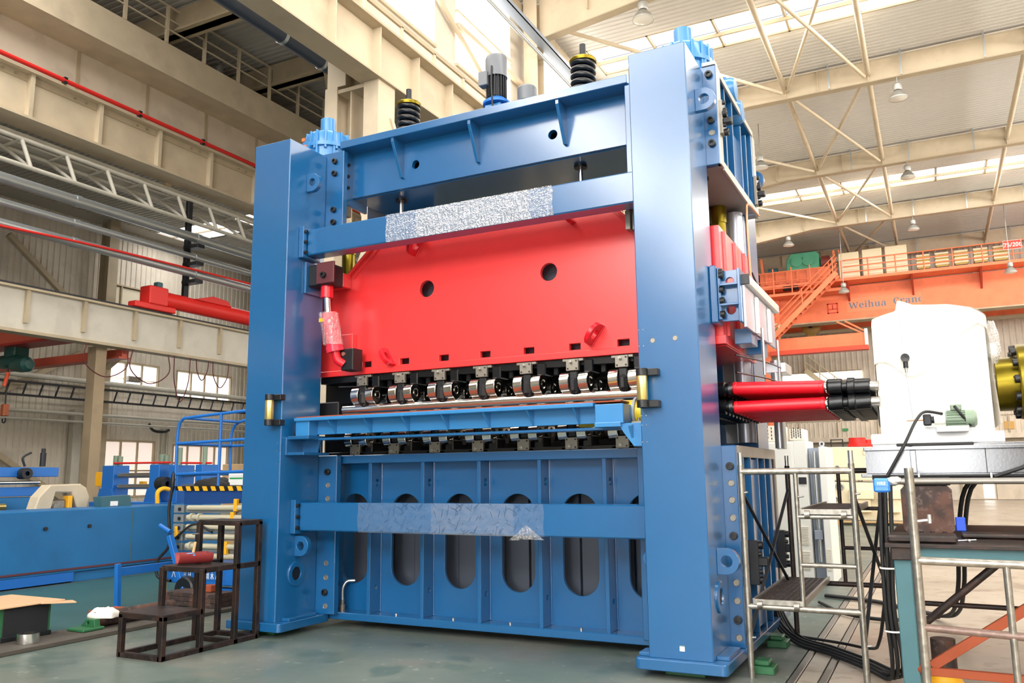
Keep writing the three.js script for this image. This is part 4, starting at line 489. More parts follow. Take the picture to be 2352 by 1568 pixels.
{ const t = base('gearbox', 'large white gearbox under a milky plastic cover, right of the red drive shafts', 'gearbox', [0.03, 1.81, -8.35]);
  part(t, 'housing', [bx(-0.385, 0.445, 1.89, 2.86, -9.1, -7.6, 0.02)], m.white); part(t, 'base_flange', [bx(-0.46, 0.5, 1.81, 1.9, -9.2, -7.5, 0.01)], m.whiteBase); part(t, 'foot_web', [plate([[-0.2, 1.9], [0.35, 1.9], [0.2, 1.95], [-0.05, 1.95]], null, 'z', -7.6, -7.52)], m.whiteBase); part(t, 'side_boss', [bx(0.445, 0.52, 2.5, 2.62, -8.0, -7.7, 0.02)], m.white);
  { // plastic cover: a tent over the top and sides, creased
    const prof = [[-0.4, 1.98], [-0.395, 2.5], [-0.39, 2.87], [-0.3, 2.9], [-0.2, 2.925], [-0.175, 3.02], [-0.06, 2.965], [0.06, 2.955], [0.2, 2.945], [0.36, 2.9], [0.455, 2.83], [0.47, 2.6], [0.475, 2.3], [0.49, 1.96]], nz = 26, nx = 70, p = [], idx = [];
    const at = (q) => { const f = q * (prof.length - 1), i = Math.min(prof.length - 2, Math.floor(f)), k = f - i; return [prof[i][0] + (prof[i + 1][0] - prof[i][0]) * k, prof[i][1] + (prof[i + 1][1] - prof[i][1]) * k]; };
    for (let j = 0; j <= nz; j++) for (let i = 0; i <= nx; i++) { const [x, y] = at(i / nx), z = -7.56 - (j / nz) * 1.58, w = 0.022 * (fbm(i / nx, j / nz, 10, 3, 13) - 0.5), sag = y > 2.9 ? -0.05 * Math.sin(Math.PI * Math.min(1, (j / nz) * 1.3)) * 0.5 : 0; p.push(x + w, y + w + sag, z + w); }
    for (let j = 0; j < nz; j++) for (let i = 0; i < nx; i++) { const a = j * (nx + 1) + i, b = a + nx + 1; idx.push(a, b, a + 1, a + 1, b, b + 1); }
    const g = new THREE.BufferGeometry(); g.setAttribute('position', new THREE.Float32BufferAttribute(p, 3)); g.setIndex(idx); g.computeVertexNormals(); part(t, 'plastic_cover', g, m.cover, 'creased milky plastic cover');
    const f = new THREE.PlaneGeometry(1, 1, 40, 20), q = f.attributes.position; for (let i = 0; i < q.count; i++) { const u = q.getX(i) + 0.5, v = q.getY(i) + 0.5, [x, y] = at(0.13 + u * 0.66); const low = 2.35 + 0.5 * Math.abs(u - 0.25) + 0.1 * Math.sin(u * 9); q.setXYZ(i, x, y - (1 - v) * Math.max(0.1, y - low), -7.565 + 0.02 * fbm(u, v, 9, 3, 19)); } f.computeVertexNormals(); part(t, 'cover_front_flap', f, m.cover);
    const s = new THREE.SphereGeometry(0.1, 28, 20), sp = s.attributes.position; for (let i = 0; i < sp.count; i++) { const k = 0.8 + 0.5 * fbm(sp.getX(i) * 4 + 0.5, sp.getY(i) * 4 + 0.5 + sp.getZ(i), 10, 3, 23); sp.setXYZ(i, sp.getX(i) * 0.5 * k, sp.getY(i) * 1.7 * k, sp.getZ(i) * k); } s.computeVertexNormals(); s.translate(0.495, 2.62, -7.72); part(t, 'cover_bulge', s, m.film, 'crumpled clear plastic at the side'); }
  const gau = part(t, 'dial_gauge', [lathe([[-7.56, 0.02], [-7.56, 0.034], [-7.51, 0.034], [-7.51, 0.028], [-7.52, 0.0]].map(([h, r]) => [h, r]), [-0.153, 2.523, 0], 'z', 20), cyl([-0.153, 2.44, -7.535], [-0.153, 2.49, -7.535], 0.02, 10)], m.black); part(gau, 'gauge_stem', cyl([-0.153, 2.4, -7.535], [-0.153, 2.44, -7.535], 0.01, 8), m.steel); parts(t, 'thin_tube', [tube([[-0.153, 2.4, -7.535], [-0.13, 2.0, -7.52]], 0.005, 4, 6), tube([[-0.175, 2.98, -7.54], [-0.16, 2.56, -7.535]], 0.004, 4, 6)], m.silverPipe);
}
{ const t = base('lubrication_pump', 'small grey-green motor pump lying before the white gearbox', 'pump', [0.1, 1.9, -7.5]); const y = 2.0, z = -7.46;
  part(t, 'motor_body', [lathe([[0.1, 0.04], [0.1, 0.06], [0.24, 0.06], [0.24, 0.072], [0.3, 0.07], [0.32, 0.05], [0.325, 0]], [0, y, z], 'x', 24)], m.motorGreen); const fins = []; for (let k = 0; k < 18; k++) { const g = bx(0.11, 0.24, 0.055, 0.07, -0.003, 0.003, 0); g.rotateX(k * Math.PI / 9); g.translate(0, y, z); fins.push(g); } part(t, 'cooling_fin', fins, m.motorGreen).userData.kind = 'stuff';
  part(t, 'terminal_box', bx(0.14, 0.22, y + 0.065, y + 0.115, z - 0.04, z + 0.04, 0.008), m.motorGreen); part(t, 'bell_housing', [cyl([0.02, y, z], [0.1, y, z], 0.04, 18)], m.white); part(t, 'pump_head', [bx(-0.06, 0.0, y - 0.045, y + 0.045, z - 0.045, z + 0.045, 0.008), cyl([0, y, z], [0.03, y, z], 0.028, 12)], m.dark); part(t, 'suction_tube', cyl([-0.18, y + 0.0, z], [-0.06, y, z], 0.006, 8), m.copper); part(t, 'foot', [bx(0.03, 0.26, 1.9, 1.945, z - 0.06, z + 0.05, 0.004)], m.whiteBase); }
thing('motor_cable', 'short black cable looping over the green pump motor', 'cable', [0.2, 2.0, -7.4], [tube([[0.17, 2.1, -7.4], [0.2, 2.05, -7.38], [0.24, 1.99, -7.4], [0.275, 1.945, -7.42]], 0.011, 16, 8)], m.rubber);
thing('motor_cable', 'thick black cable arching from the green pump down past the black beam', 'cable', [-0.3, 1.55, -7.1], [tube([[0.08, 2.045, -7.44], [-0.04, 2.06, -7.36], [-0.1, 2.0, -7.25], [-0.2, 1.8, -7.08], [-0.34, 1.56, -7.07]], 0.0115, 30, 8)], m.rubber);
{ const t = base('coupling_drum', 'big olive-gold coupling drum right of the white gearbox, cut by the picture edge', 'coupling', [0.8, 1.84, -8.35]); const z = -8.35;
  part(t, 'input_shaft', [cyl([0.44, 2.37, z], [0.53, 2.37, z], 0.085, 22)], m.steel); part(t, 'lower_shaft', cyl([0.44, 2.2, z], [0.53, 2.2, z], 0.05, 18), m.steel); part(t, 'bearing_cap', [lathe([[0.44, 0.05], [0.44, 0.14], [0.465, 0.14], [0.465, 0.05]], [0, 2.37, z], 'x', 24), lathe([[0.44, 0.02], [0.44, 0.1], [0.46, 0.1], [0.46, 0.02]], [0, 2.62, z + 0.3], 'x', 20)], m.black);
  part(t, 'small_drum', lathe([[0.52, 0.03], [0.52, 0.228], [0.526, 0.235], [0.69, 0.235], [0.69, 0.03]], [0, 2.335, z], 'x', 48), m.zinc); part(t, 'large_drum', lathe([[0.69, 0.03], [0.69, 0.318], [0.7, 0.325], [1.35, 0.325], [1.35, 0.03]], [0, 2.35, z], 'x', 56), m.zinc); for (let k = 0; k < 12; k++) { const a = k * Math.PI / 6; put(t, 'bolt', boltG, m.black, [0.69, 2.35 + 0.285 * Math.cos(a), z + 0.285 * Math.sin(a)], RXn); } for (const a of [0.3, 1.4, 2.4]) part(t, 'screw_dark_disc', cyl([0.66, 2.335 + 0.2355 * Math.cos(a) * 0.98, z + 0.2355 * Math.sin(a)], [0.66, 2.335 + 0.237 * Math.cos(a), z + 0.237 * Math.sin(a)], 0.014, 10), m.black);  // screw holes are black discs, their shade put into the colour
  part(t, 'drum_stand', [bx(0.75, 1.3, 1.812, 2.1, z - 0.3, z + 0.25, 0.01)], m.black); }
{ const t = base('base_beam', 'glossy black steel base beam carrying the white gearbox', 'beam', [1.4, 1.55, -8.2]); 
  for (const z of [-7.22, -9.2]) { part(t, 'top_flange', bx(-0.5, 3.2, 1.755, 1.785, z - 0.12, z + 0.1, 0.004), m.beam); part(t, 'web', bx(-0.48, 3.2, 1.58, 1.757, z - 0.03, z - 0.0, 0), m.beam); part(t, 'bottom_flange', bx(-0.53, 3.2, 1.55, 1.58, z - 0.12, z + 0.06, 0.004), m.beam); part(t, 'stiffener', [bx(-0.17, -0.13, 1.58, 1.755, z, z + 0.07, 0.003)], m.beam); part(t, 'web_seam', bx(0.34, 0.346, 1.58, 1.755, z - 0.002, z + 0.004, 0), m.black); }
  part(t, 'top_plate', bx(-0.45, 3.2, 1.785, 1.81, -9.3, -7.4, 0.004), m.beam); part(t, 'rubber_strip', bx(-0.26, 0.27, 1.785, 1.81, -7.32, -7.15, 0.006), m.rubber); part(t, 'cross_beam', bx(-0.5, -0.4, 1.58, 1.755, -9.1, -7.3, 0), m.beam); part(t, 'cable_run', [cyl([-0.45, 1.545, -7.12], [3.2, 1.545, -7.12], 0.012, 8), cyl([-0.45, 1.56, -7.11], [3.2, 1.55, -7.1], 0.01, 8), tube([[0.38, 1.55, -7.1], [0.5, 1.59, -7.1], [0.7, 1.66, -7.12], [1.0, 1.74, -7.14]], 0.013, 20, 8)], m.rubber); for (const x of [-0.12, 0.36]) part(t, 'cable_tie', lathe([[-0.006, 0.022], [-0.006, 0.026], [0.006, 0.026], [0.006, 0.022]], [x, 1.552, -7.115], 'x', 12), m.white); }
for (const [x, l] of [[-0.08, 'rusty brown box pedestal under the left end of the black beam'], [2.4, 'rusty brown box pedestal under the far right of the black beam']]) { const t = base('support_pedestal', l, 'pedestal', [x, 1.13, -7.3]); part(t, 'front_plate', [plate((() => { const s = new THREE.Shape(), a = x - 0.17, b = x + 0.17; s.moveTo(a + 0.03, 1.14); s.lineTo(b - 0.03, 1.14); s.lineTo(b, 1.17); s.lineTo(b, 1.46); s.lineTo(b - 0.03, 1.49); s.lineTo(a + 0.03, 1.49); s.lineTo(a, 1.46); s.lineTo(a, 1.17); return s; })(), null, 'z', -6.96, -6.9)], m.rust); part(t, 'body', bx(x - 0.15, x + 0.15, 1.14, 1.48, -7.6, -6.96, 0.004), m.rust); part(t, 'rubber_pad', bx(x - 0.15, x + 0.17, 1.49, 1.55, -7.6, -6.88, 0.01), m.rubber); for (const dx of [-0.05, 0.02, 0.1]) part(t, 'foot_bolt', cyl([x + dx, 1.13, -6.87], [x + dx, 1.16, -6.87], 0.015, 8), m.black); }
{ const t = base('steel_bench', 'teal steel bench with dark oily plate top and rusty braces at right foreground', 'bench', [1.2, 0, -7.3]);
  part(t, 'top_plate', bx(-0.345, 3, 1.1, 1.125, -8.4, -6.12, 0.003), m.darkSteel); part(t, 'front_beam', bx(-0.18, 3, 1.035, 1.1, -6.24, -6.16, 0.003), m.teal); part(t, 'corner_tube', [bx(-0.31, -0.19, 1.02, 1.1, -8.3, -6.15, 0.004)], m.darkSteel);
  for (const [x, z] of [[-0.3, -6.3], [-0.3, -8.25], [2.8, -6.3], [2.8, -8.25]]) part(t, 'leg', [bx(x, x + 0.105, 0, 1.02, z, z + 0.11, 0.006)], m.teal); for (const x of [-0.19]) part(t, 'rust_edge', bx(x, x + 0.03, 0, 1.02, -6.24, -6.2, 0.003), m.rustOrange);
  part(t, 'diagonal_tube', cyl([0.3, 0.99, -6.35], [-0.16, 0.58, -6.4], 0.025, 12), m.darkSteel); part(t, 'rear_rail', cyl([-0.2, 0.65, -6.9], [3, 0.62, -6.9], 0.018, 10), m.darkSteel); part(t, 'diagonal_angle', bar([-0.13, 0.34, -6.28], [0.95, 1.25 - 0.16, -6.28], 0.045, 0.06), m.rustOrange); part(t, 'lower_rail', [bar([-0.2, 0.31, -6.27], [3, 0.29, -6.27], 0.05, 0.05)], m.rustOrange); part(t, 'weld_lump', [lathe([[-0.03, 0], [0, 0.035], [0.03, 0]], [-0.19, 0.33, -6.2], 'x', 10)], m.rustOrange); }
thing('steel_plate_offcut', 'thick dark steel plate lying on the left corner of the bench', 'plate', [-0.12, 1.125, -6.3], [bx(-0.33, 0.085, 1.127, 1.175, -6.55, -6.2, 0.012)], m.darkSteel);
thing('steel_plate_offcut', 'long dark steel plate lying behind the blue box on the bench', 'plate', [0.5, 1.125, -6.8], [bx(0.12, 0.62, 1.127, 1.16, -6.95, -6.7, 0.012)], m.darkSteel);
thing('small_box', 'small bright blue box beside the rusty pedestal on the bench', 'box', [0.12, 1.125, -6.95], [bx(0.095, 0.16, 1.162, 1.26, -7.0, -6.93, 0.006)], M(0x1f4fd0, 0.5));
thing('hand_tool', 'thin silver hand tool lying on the bench top', 'tool', [0.13, 1.125, -6.45], [cyl([0.09, 1.133, -6.4], [0.2, 1.136, -6.47], 0.006, 8), cyl([0.14, 1.134, -6.46], [0.16, 1.138, -6.4], 0.008, 8)], m.alu);
{ const t = base('pipe_stand', 'short rusty pipe on a yellow foot under the bench', 'pipe stand', [-0.06, 0, -7.2]); part(t, 'rust_pipe', cyl([-0.06, 0.1, -7.2], [-0.06, 0.36, -7.2], 0.085, 20), m.rust); part(t, 'yellow_foot', lathe([[0, 0.02], [0, 0.14], [0.06, 0.12], [0.11, 0.09], [0.11, 0.02]], [-0.06, 0, -7.2], 'y', 20), m.yellow); }
// hoses
const hose = (t, pts, r = 0.016) => part(t, 'hose', tube(pts, r, 50, 8), m.rubber);
{ const t = base('hose_bundle', 'bundle of black hoses hanging from the beam end and trailing to the press', 'hose', [-0.4, 0, -6.9]);
  for (let k = 0; k < 6; k++) { const a = (k % 3) * 0.035, b = Math.floor(k / 3) * 0.04; hose(t, [[-0.38 + a, 1.5, -6.75 - b], [-0.4 + a, 1.1, -6.78 - b], [-0.41 + a * 0.8, 0.6, -6.8 - b], [-0.4 + a, 0.25, -6.9 - b], [-0.43 + a, 0.06 + 0.01 * k, -7.1 - b], [-0.62, 0.03 + 0.016 * (k % 3), -7.5 - k * 0.04], [-0.95, 0.02 + 0.016 * (k % 3), -8.0 - k * 0.035], [-1.3, 0.02 + 0.018 * (k % 3), -8.4 - k * 0.04], [-1.52, 0.1 + 0.03 * k, -8.75 - k * 0.05], [-1.6, 0.25 + 0.05 * k, -9.1]], 0.014); }
  hose(t, [[-0.42, 0.62, -6.85], [-0.5, 0.3, -7.3], [-0.66, 0.06, -8.2], [-0.9, 0.03, -8.5], [-1.35, 0.05, -8.6]], 0.013); for (const [x, y, z] of [[-0.395, 0.9, -6.8], [-0.4, 0.45, -6.85]]) part(t, 'cable_tie', lathe([[-0.006, 0.06], [-0.006, 0.064], [0.006, 0.064], [0.006, 0.06]], [x + 0.03, y, z], 'y', 16), m.white); }
{ const t = base('hose_loop', 'two black hoses looping from behind the beam over the floor left of the bench', 'hose', [0.2, 0, -9]); for (const d of [0, 0.05]) hose(t, [[0.42 + d, 1.6, -8.9], [0.24 + d, 1.45, -8.9], [0.14 + d, 1.0, -9.0], [0.1 + d, 0.5, -9.3], [0.0 + d, 0.12, -10], [-0.3, 0.03, -10.7 - d], [-0.8, 0.03, -11.3 - d], [-1.4, 0.03, -11.6 - d]], 0.02); }
thing('hose_trail', 'black hose lying on the floor behind the scaffold platform', 'hose', [-0.9, 0, -10.4], [tube([[-1.4, 0.03, -11.0], [-1.0, 0.03, -10.2], [-0.6, 0.03, -10.0], [-0.1, 0.03, -10.4]], 0.02, 30, 8)], m.rubber);
// scaffolds
function frame(t, x0, x1, xi, z, rungs, mt) {
  for (const x of [x0, x1]) { part(t, 'standard', [cyl([x, 0, z], [x, 1.66, z], 0.024, 14)], mt); part(t, 'spigot', cyl([x, 1.66, z], [x, 1.76, z], 0.019, 12), m.steel); }
  part(t, 'top_rail', cyl([x0, 1.605, z], [x1, 1.605, z], 0.026, 14), mt); part(t, 'bottom_rail', cyl([x0, 0.545, z], [x1, 0.545, z], 0.024, 14), mt); part(t, 'inner_upright', cyl([xi, 0.545, z], [xi, 1.6, z], 0.018, 12), mt); for (const y of rungs) part(t, 'rung', cyl([xi, y, z], [x1, y, z], 0.018, 12), mt);
}
{ const t = base('scaffold', 'silver tube scaffold with mesh platforms standing right of the press', 'scaffold', [-1.0, 0, -7.8]), x0 = -1.43, x1 = -0.585, zf = -6.97, zb = -8.65;
  frame(t, x0, x1, -1.005, zf, [1.25, 0.88], m.galv); frame(t, -1.32, -0.47, -0.85, zb, [1.25, 0.88], m.darkSteel);
  for (const [a, b] of [[[x0, 1.44, zf], [-1.32, 0.45, zb]], [[-1.32, 1.44, zb], [x0, 0.3, zf]], [[x1, 1.42, zf], [-0.47, 0.45, zb]], [[-0.47, 1.44, zb], [x1, 0.3, zf]]]) part(t, 'cross_brace', bar(a, b, 0.028, 0.012), m.dark);
  for (const [x, y] of [[x0, 1.43], [x1, 1.42], [x0, 0.3], [x1, 0.3], [-1.0, 1.4]]) part(t, 'brace_pin', cyl([x - 0.02, y, zf], [x + 0.05, y + 0.01, zf + 0.01], 0.008, 8), m.steel);
  const plat = (xa, xb, y, za, zb2) => { const d = part(t, 'platform', [bx(xa, xb, y - 0.012, y, zb2, za, 0.002)], m.darkSteel, 'dark mesh platform'); const ribs = []; for (let k = 0; k < 26; k++) { const z = za - 0.03 - k * (za - zb2 - 0.06) / 25; ribs.push(bx(xa, xb, y, y + 0.008, z - 0.008, z + 0.008, 0)); } for (let k = 0; k < 8; k++) { const x = xa + 0.03 + k * (xb - xa - 0.06) / 7; ribs.push(bx(x - 0.005, x + 0.005, y, y + 0.006, zb2, za, 0)); } part(d, 'anti_slip_ridges', ribs, m.darkSteel).userData.kind = 'stuff'; for (const x of [xa, xb]) part(d, 'side_rail', bar([x, y + 0.0, za], [x, y + 0.0, zb2], 0.02, 0.05), m.rawSteel); part(d, 'front_edge', bar([xa, y, za], [xb, y, za], 0.02, 0.04), m.galv); for (const x of [xa + 0.05, xb - 0.05]) part(d, 'hook', lathe([[-0.02, 0.02], [-0.02, 0.032], [0.02, 0.032], [0.02, 0.02]], [x, y - 0.02, za + 0.01], 'x', 14), m.galv); };
  plat(-1.38, -1.0, 0.585, zf + 0.01, zb); plat(-0.98, -0.61, 1.29, zf + 0.01, zb); }
{ const t = base('scaffold', 'nearer worn tube scaffold frame at the right edge, before the steel bench', 'scaffold', [0.3, 0, -5.9]);
  for (const z of [-5.6]) { for (const x of [-0.148, 0.75]) part(t, 'standard', cyl([x, 0, z], [x, 1.615, z], 0.026, 16), m.galv); part(t, 'upper_rail', cyl([-0.148, 1.072, z], [0.75, 1.06, z], 0.024, 14), m.galv); part(t, 'lower_rail', cyl([-0.148, 0.69, z], [0.75, 0.66, z], 0.022, 14), M(0x9a8078, 0.4, 0.3, { map: galvTex })); part(t, 'inner_upright', cyl([0.312, 0.0, z], [0.312, 1.06, z], 0.02, 14), m.galv); }
  part(t, 'rear_standard', cyl([1.2, 0, -5.95], [1.2, 1.6, -5.95], 0.024, 12), m.galv); part(t, 'brace_pin', [cyl([-0.13, 1.3, -5.6], [-0.05, 1.31, -5.6], 0.008, 8), cyl([-0.06, 1.29, -5.6], [-0.06, 1.34, -5.6], 0.012, 8)], m.alu); }
{ const t = base('steel_pipe', 'grey steel pipe lying level under the black beam, blue wrap on its end', 'pipe', [0.6, 1.527, -6.3]); part(t, 'tube', cyl([-0.31, 1.527, -6.3], [1.5, 1.527, -6.3], 0.021, 14), m.rawSteel);
  part(t, 'blue_wrap', [bx(-0.395, -0.29, 1.455, 1.55, -6.33, -6.27, 0.012)], M(0x2b7fe0, 0.3)); print(t, 'wrap_print', 0.085, 0.04, [-0.342, 1.516, -6.266], 0, 128, 60, (g, w, h) => { g.fillStyle = '#2b7fe0'; g.fillRect(0, 0, w, h); g.fillStyle = '#eef3fb'; g.font = 'bold 44px sans-serif'; g.fillText('HRE', 22, 46); }, 0.3); { const s = new THREE.SphereGeometry(0.05, 18, 14), p = s.attributes.position; for (let i = 0; i < p.count; i++) { const k = 0.75 + 0.6 * fbm(p.getX(i) * 6 + 0.5, p.getY(i) * 6 + 0.5 + p.getZ(i) * 3, 10, 2, 29); p.setXYZ(i, p.getX(i) * k, p.getY(i) * 0.6 * k, p.getZ(i) * 0.6 * k); } s.computeVertexNormals(); s.translate(-0.26, 1.53, -6.3); part(t, 'foil_wrap', s, m.alu, 'crumpled foil'); } part(t, 'rear_upright', cyl([1.45, 0, -6.3], [1.45, 1.53, -6.3], 0.02, 10), m.rawSteel); }
for (const [x, z, l] of [[-1.38, -7.2, 'dark green levelling block on the floor beside the right front column'], [-1.45, -8.3, 'dark green levelling block under the right side of the press']]) thing('levelling_block', l, 'block', [x, 0, z], [bx(x - 0.08, x + 0.1, 0, 0.06, z - 0.1, z + 0.1, 0.006), bx(x - 0.06, x + 0.06, 0.06, 0.1, z - 0.09, z + 0.07, 0.01)], m.darkGreen);
// electrical cabinets
{ const t = base('control_cabinet', 'tall pale grey control cabinet behind the scaffold', 'cabinet', [-2.1, 0, -13.3]); part(t, 'case', bx(-2.5, -1.88, 0, 2.05, -13.9, -13.0, 0.008), m.cabinet); part(t, 'door', bx(-2.48, -1.9, 0.08, 2.03, -13.0, -12.98, 0.006), m.cabinet); part(t, 'side_panel', bx(-1.88, -1.7, 0, 2.06, -13.9, -13.02, 0.006), m.cabinet); part(t, 'meter_strip', [bx(-1.83, -1.72, 1.42, 1.52, -13.02, -13.0, 0.003)], m.dark); for (const y of [0.2, 0.55]) { const v = []; for (let k = 0; k < 12; k++) v.push(bx(-1.84, -1.74, y + k * 0.022, y + k * 0.022 + 0.01, -13.02, -13.005, 0)); part(t, 'louvre', v, m.perforated).userData.kind = 'stuff'; } }
{ const t = base('control_cabinet', 'narrow grey cabinet with open blue-grey channel, right one of the pair', 'cabinet', [-1.6, 0, -13.3]); part(t, 'case', bx(-1.52, -1.42, 0, 1.96, -13.9, -12.95, 0.008), m.cabinet); part(t, 'channel', [bx(-1.69, -1.53, 0, 1.95, -13.6, -13.2, 0)], m.greyBlue); part(t, 'bright_rail', cyl([-1.6, 0.3, -13.1], [-1.6, 1.9, -13.1], 0.035, 12), m.alu); part(t, 'lifting_eye', lathe([[-0.01, 0.02], [-0.01, 0.04], [0.01, 0.04], [0.01, 0.02]], [-1.47, 2.0, -13.0], 'z', 14), m.alu); part(t, 'grey_block', bx(-1.66, -1.55, 0.62, 0.75, -13.15, -13.05, 0.006), m.greyBlue); const v = []; for (let k = 0; k < 14; k++) v.push(bx(-1.5, -1.44, 0.2 + k * 0.022, 0.21 + k * 0.022, -12.95, -12.94, 0)); part(t, 'louvre', v, m.perforated).userData.kind = 'stuff'; }
for (const [x, w, h, l] of [[-2.18, 0.3, 0.24, 'larger cream perforated box on top of the control cabinet'], [-1.83, 0.2, 0.17, 'smaller cream perforated box on top of the control cabinet']]) { const t = base('perforated_box', l, 'box', [x, 2.055, -13.3], 'perforated boxes on the cabinet'); const hs = []; const y0 = w > 0.25 ? 2.055 : 2.065; part(t, 'cover', bx(x - w / 2, x + w / 2, y0, y0 + h, -13.6, -13.05, 0.01), m.perforated); for (let i = 0; i < 5; i++) for (let j = 0; j < 4; j++) hs.push(bx(x - w / 2 + 0.03 + i * (w - 0.06) / 4.4, x - w / 2 + 0.042 + i * (w - 0.06) / 4.4, y0 + 0.03 + j * h / 4.6 + (i % 2) * 0.02, y0 + 0.06 + j * h / 4.6 + (i % 2) * 0.02, -13.05, -13.045, 0)); part(t, 'slot_dark_marks', hs, m.dark).userData.kind = 'stuff'; }  // dark blocks on the cover stand for shade inside the slots
{ const t = base('cream_machine', 'cream machine housing with a red drum on top, far behind the scaffold', 'machine', [-2.3, 0, -28.5]); const z = -28;
  part(t, 'lower_body', [plate([[-3.35, 0.1], [-1.0, 0.1], [-1.0, 1.25], [-1.8, 1.25], [-3.35, 1.3]], null, 'z', z - 1.6, z, 0.02)], m.machineCream); part(t, 'upper_body', [plate([[-3.35, 1.32], [-1.45, 1.32], [-1.45, 2.0], [-1.7, 2.34], [-3.05, 2.36], [-3.4, 2.0]], null, 'z', z - 1.6, z + 0.02, 0.02)], m.machineCream); for (const [x, y, r] of [[-2.75, 1.72, 0.07], [-2.72, 1.13, 0.13], [-2.85, 0.75, 0.07]]) part(t, 'round_cover', lathe([[0, 0], [0.04, r * 0.7], [0.03, r], [0, r]].map(([a, b]) => [a, b]), [x, y, z + 0.02], 'z', 18), m.lampGrey); for (const x of [-2.45, -1.65]) part(t, 'motor_box', [bx(x, x + 0.7, 0.75, 1.05, z, z + 0.3, 0.02), bx(x + 0.05, x + 0.6, 0.35, 0.75, z, z + 0.22, 0.02)], m.machineCream); part(t, 'red_drum', [cyl([-2.15, 2.36, z - 0.4], [-2.15, 2.64, z - 0.4], 0.25, 22), cyl([-2.1, 2.36, z - 0.4], [-2.1, 2.46, z - 0.4], 0.34, 22), cyl([-1.85, 2.36, z - 0.6], [-1.85, 2.58, z - 0.6], 0.14, 16)], m.orangeRed); for (const x of [-3.0, -1.95]) part(t, 'pipe_stub', cyl([x, 2.1, z + 0.02], [x, 2.25, z + 0.02], 0.04, 10), m.machineCream); part(t, 'step_frame', [cyl([-2.95, 2.36, z - 0.6], [-2.95, 2.62, z - 0.6], 0.02, 6), cyl([-2.6, 2.36, z - 0.6], [-2.6, 2.62, z - 0.6], 0.02, 6), cyl([-2.95, 2.6, z - 0.6], [-2.6, 2.6, z - 0.6], 0.02, 6)], m.dark); }
{ const t = base('pallet', 'wooden pallet under the cream machine', 'pallet', [-2, 0, -27.4]); for (let k = 0; k < 3; k++) part(t, 'deck_board', bx(-2.9 + k * 0.7, -2.3 + k * 0.7, 0.07, 0.1, -27.8, -27.2, 0.003), m.wood); for (let k = 0; k < 4; k++) part(t, 'skid', bx(-2.85 + k * 0.66, -2.72 + k * 0.66, 0, 0.07, -27.8, -27.2, 0.003), m.wood); }

// ---------------------------------------------------------------- left foreground
struct('floor_sill', [bx(-8.35, -7.78, 0, 0.045, -16, 16, 0.006)], m.pit); struct('floor_strip', [bx(-12.2, -8.4, 0, 0.004, -16, 16, 0)], M(0x35646a, 0.5, 0, { map: grime }));
{ const t = base('step_platform', 'three-step stand welded of dark rusty steel angles in front of the left column', 'step stand', [-6.53, 0, -6.05]); const X0 = -6.8, X1 = -6.27, S = [[-5.42, -5.87, 0.395], [-5.87, -6.3, 0.765], [-6.3, -6.61, 1.178]];
  const L = (n, a, b) => part(t, n, bar(a, b, 0.05, 0.05), m.darkSteel);
  for (const x of [X0, X1]) { L('leg', [x, 0, -5.44], [x, 0.38, -5.44]); L('leg', [x, 0, -5.87], [x, 0.75, -5.87]); L('leg', [x, 0, -6.3], [x, 1.16, -6.3]); L('leg', [x, 0, -6.59], [x, 1.16, -6.59]); L('floor_rail', [x, 0.02, -5.42], [x, 0.02, -6.6]); L('side_rail', [x, 0.735, -6.3], [x, 0.735, -6.6]); }
  for (const z of [-5.44, -6.3, -6.59]) L('cross_rail', [X0, 0.02, z], [X1, 0.02, z]);
  for (const [za, zb, y] of S) { const s = part(t, 'step', [bx(X0 - 0.02, X1 + 0.02, y - 0.008, y, zb, za, 0.002)], m.darkSteel); for (const z of [za, zb]) part(s, 'step_edge', bx(X0 - 0.02, X1 + 0.02, y - 0.05, y - 0.004, z - 0.005, z + 0.005, 0.001), m.darkSteel); for (const x of [X0 - 0.02, X1 + 0.02]) part(s, 'step_edge', bx(x - 0.005, x + 0.005, y - 0.05, y - 0.004, zb, za, 0.001), m.darkSteel); } }
{ const t = base('half_pipe_tray', 'half of a cut pipe, red inside, lying on the middle step', 'tray', [-6.55, 0.765, -6.05]); const g = []; const r = 0.105; for (let k = 0; k < 16; k++) { const a = Math.PI * (1 + k / 16), b = Math.PI * (1 + (k + 1) / 16); g.push(plate([[r * Math.cos(a), r * Math.sin(a)], [r * Math.cos(b), r * Math.sin(b)], [(r - 0.012) * Math.cos(b), (r - 0.012) * Math.sin(b)], [(r - 0.012) * Math.cos(a), (r - 0.012) * Math.sin(a)]], null, 'z', -0.16, 0.16, 0)); } for (const q of g) { q.rotateY(-0.5); q.translate(-6.62, 0.875, -6.08); } part(t, 'shell', g, M(0x8a2f30, 0.55)); const e = plate((() => { const s = new THREE.Shape(); s.absarc(0, 0, 0.1, Math.PI, 2 * Math.PI, false); return s; })(), null, 'z', -0.15, -0.14); e.rotateY(-0.5); e.translate(-6.62, 0.875, -6.08); part(t, 'end_wall', e, M(0x70383a, 0.6)); }
thing('rag', 'small light blue rag lying in the cut pipe', 'rag', [-6.6, 0.86, -6.0], [(() => { const s = new THREE.SphereGeometry(0.055, 14, 10); s.scale(1.2, 0.35, 0.8); s.translate(-6.6, 0.86, -6.02); return s; })()], m.lightBlueRag);
{ const t = base('paint_roller', 'paint roller handle standing in the cut pipe', 'tool', [-6.66, 0.86, -6.08]); part(t, 'handle', cyl([-6.66, 0.87, -6.1], [-6.68, 0.97, -6.14], 0.014, 10), m.wood); part(t, 'rod', cyl([-6.68, 0.97, -6.14], [-6.66, 1.05, -6.12], 0.005, 6), m.dark); part(t, 'cross_pin', cyl([-6.7, 1.05, -6.12], [-6.62, 1.055, -6.12], 0.008, 8), m.steel); }
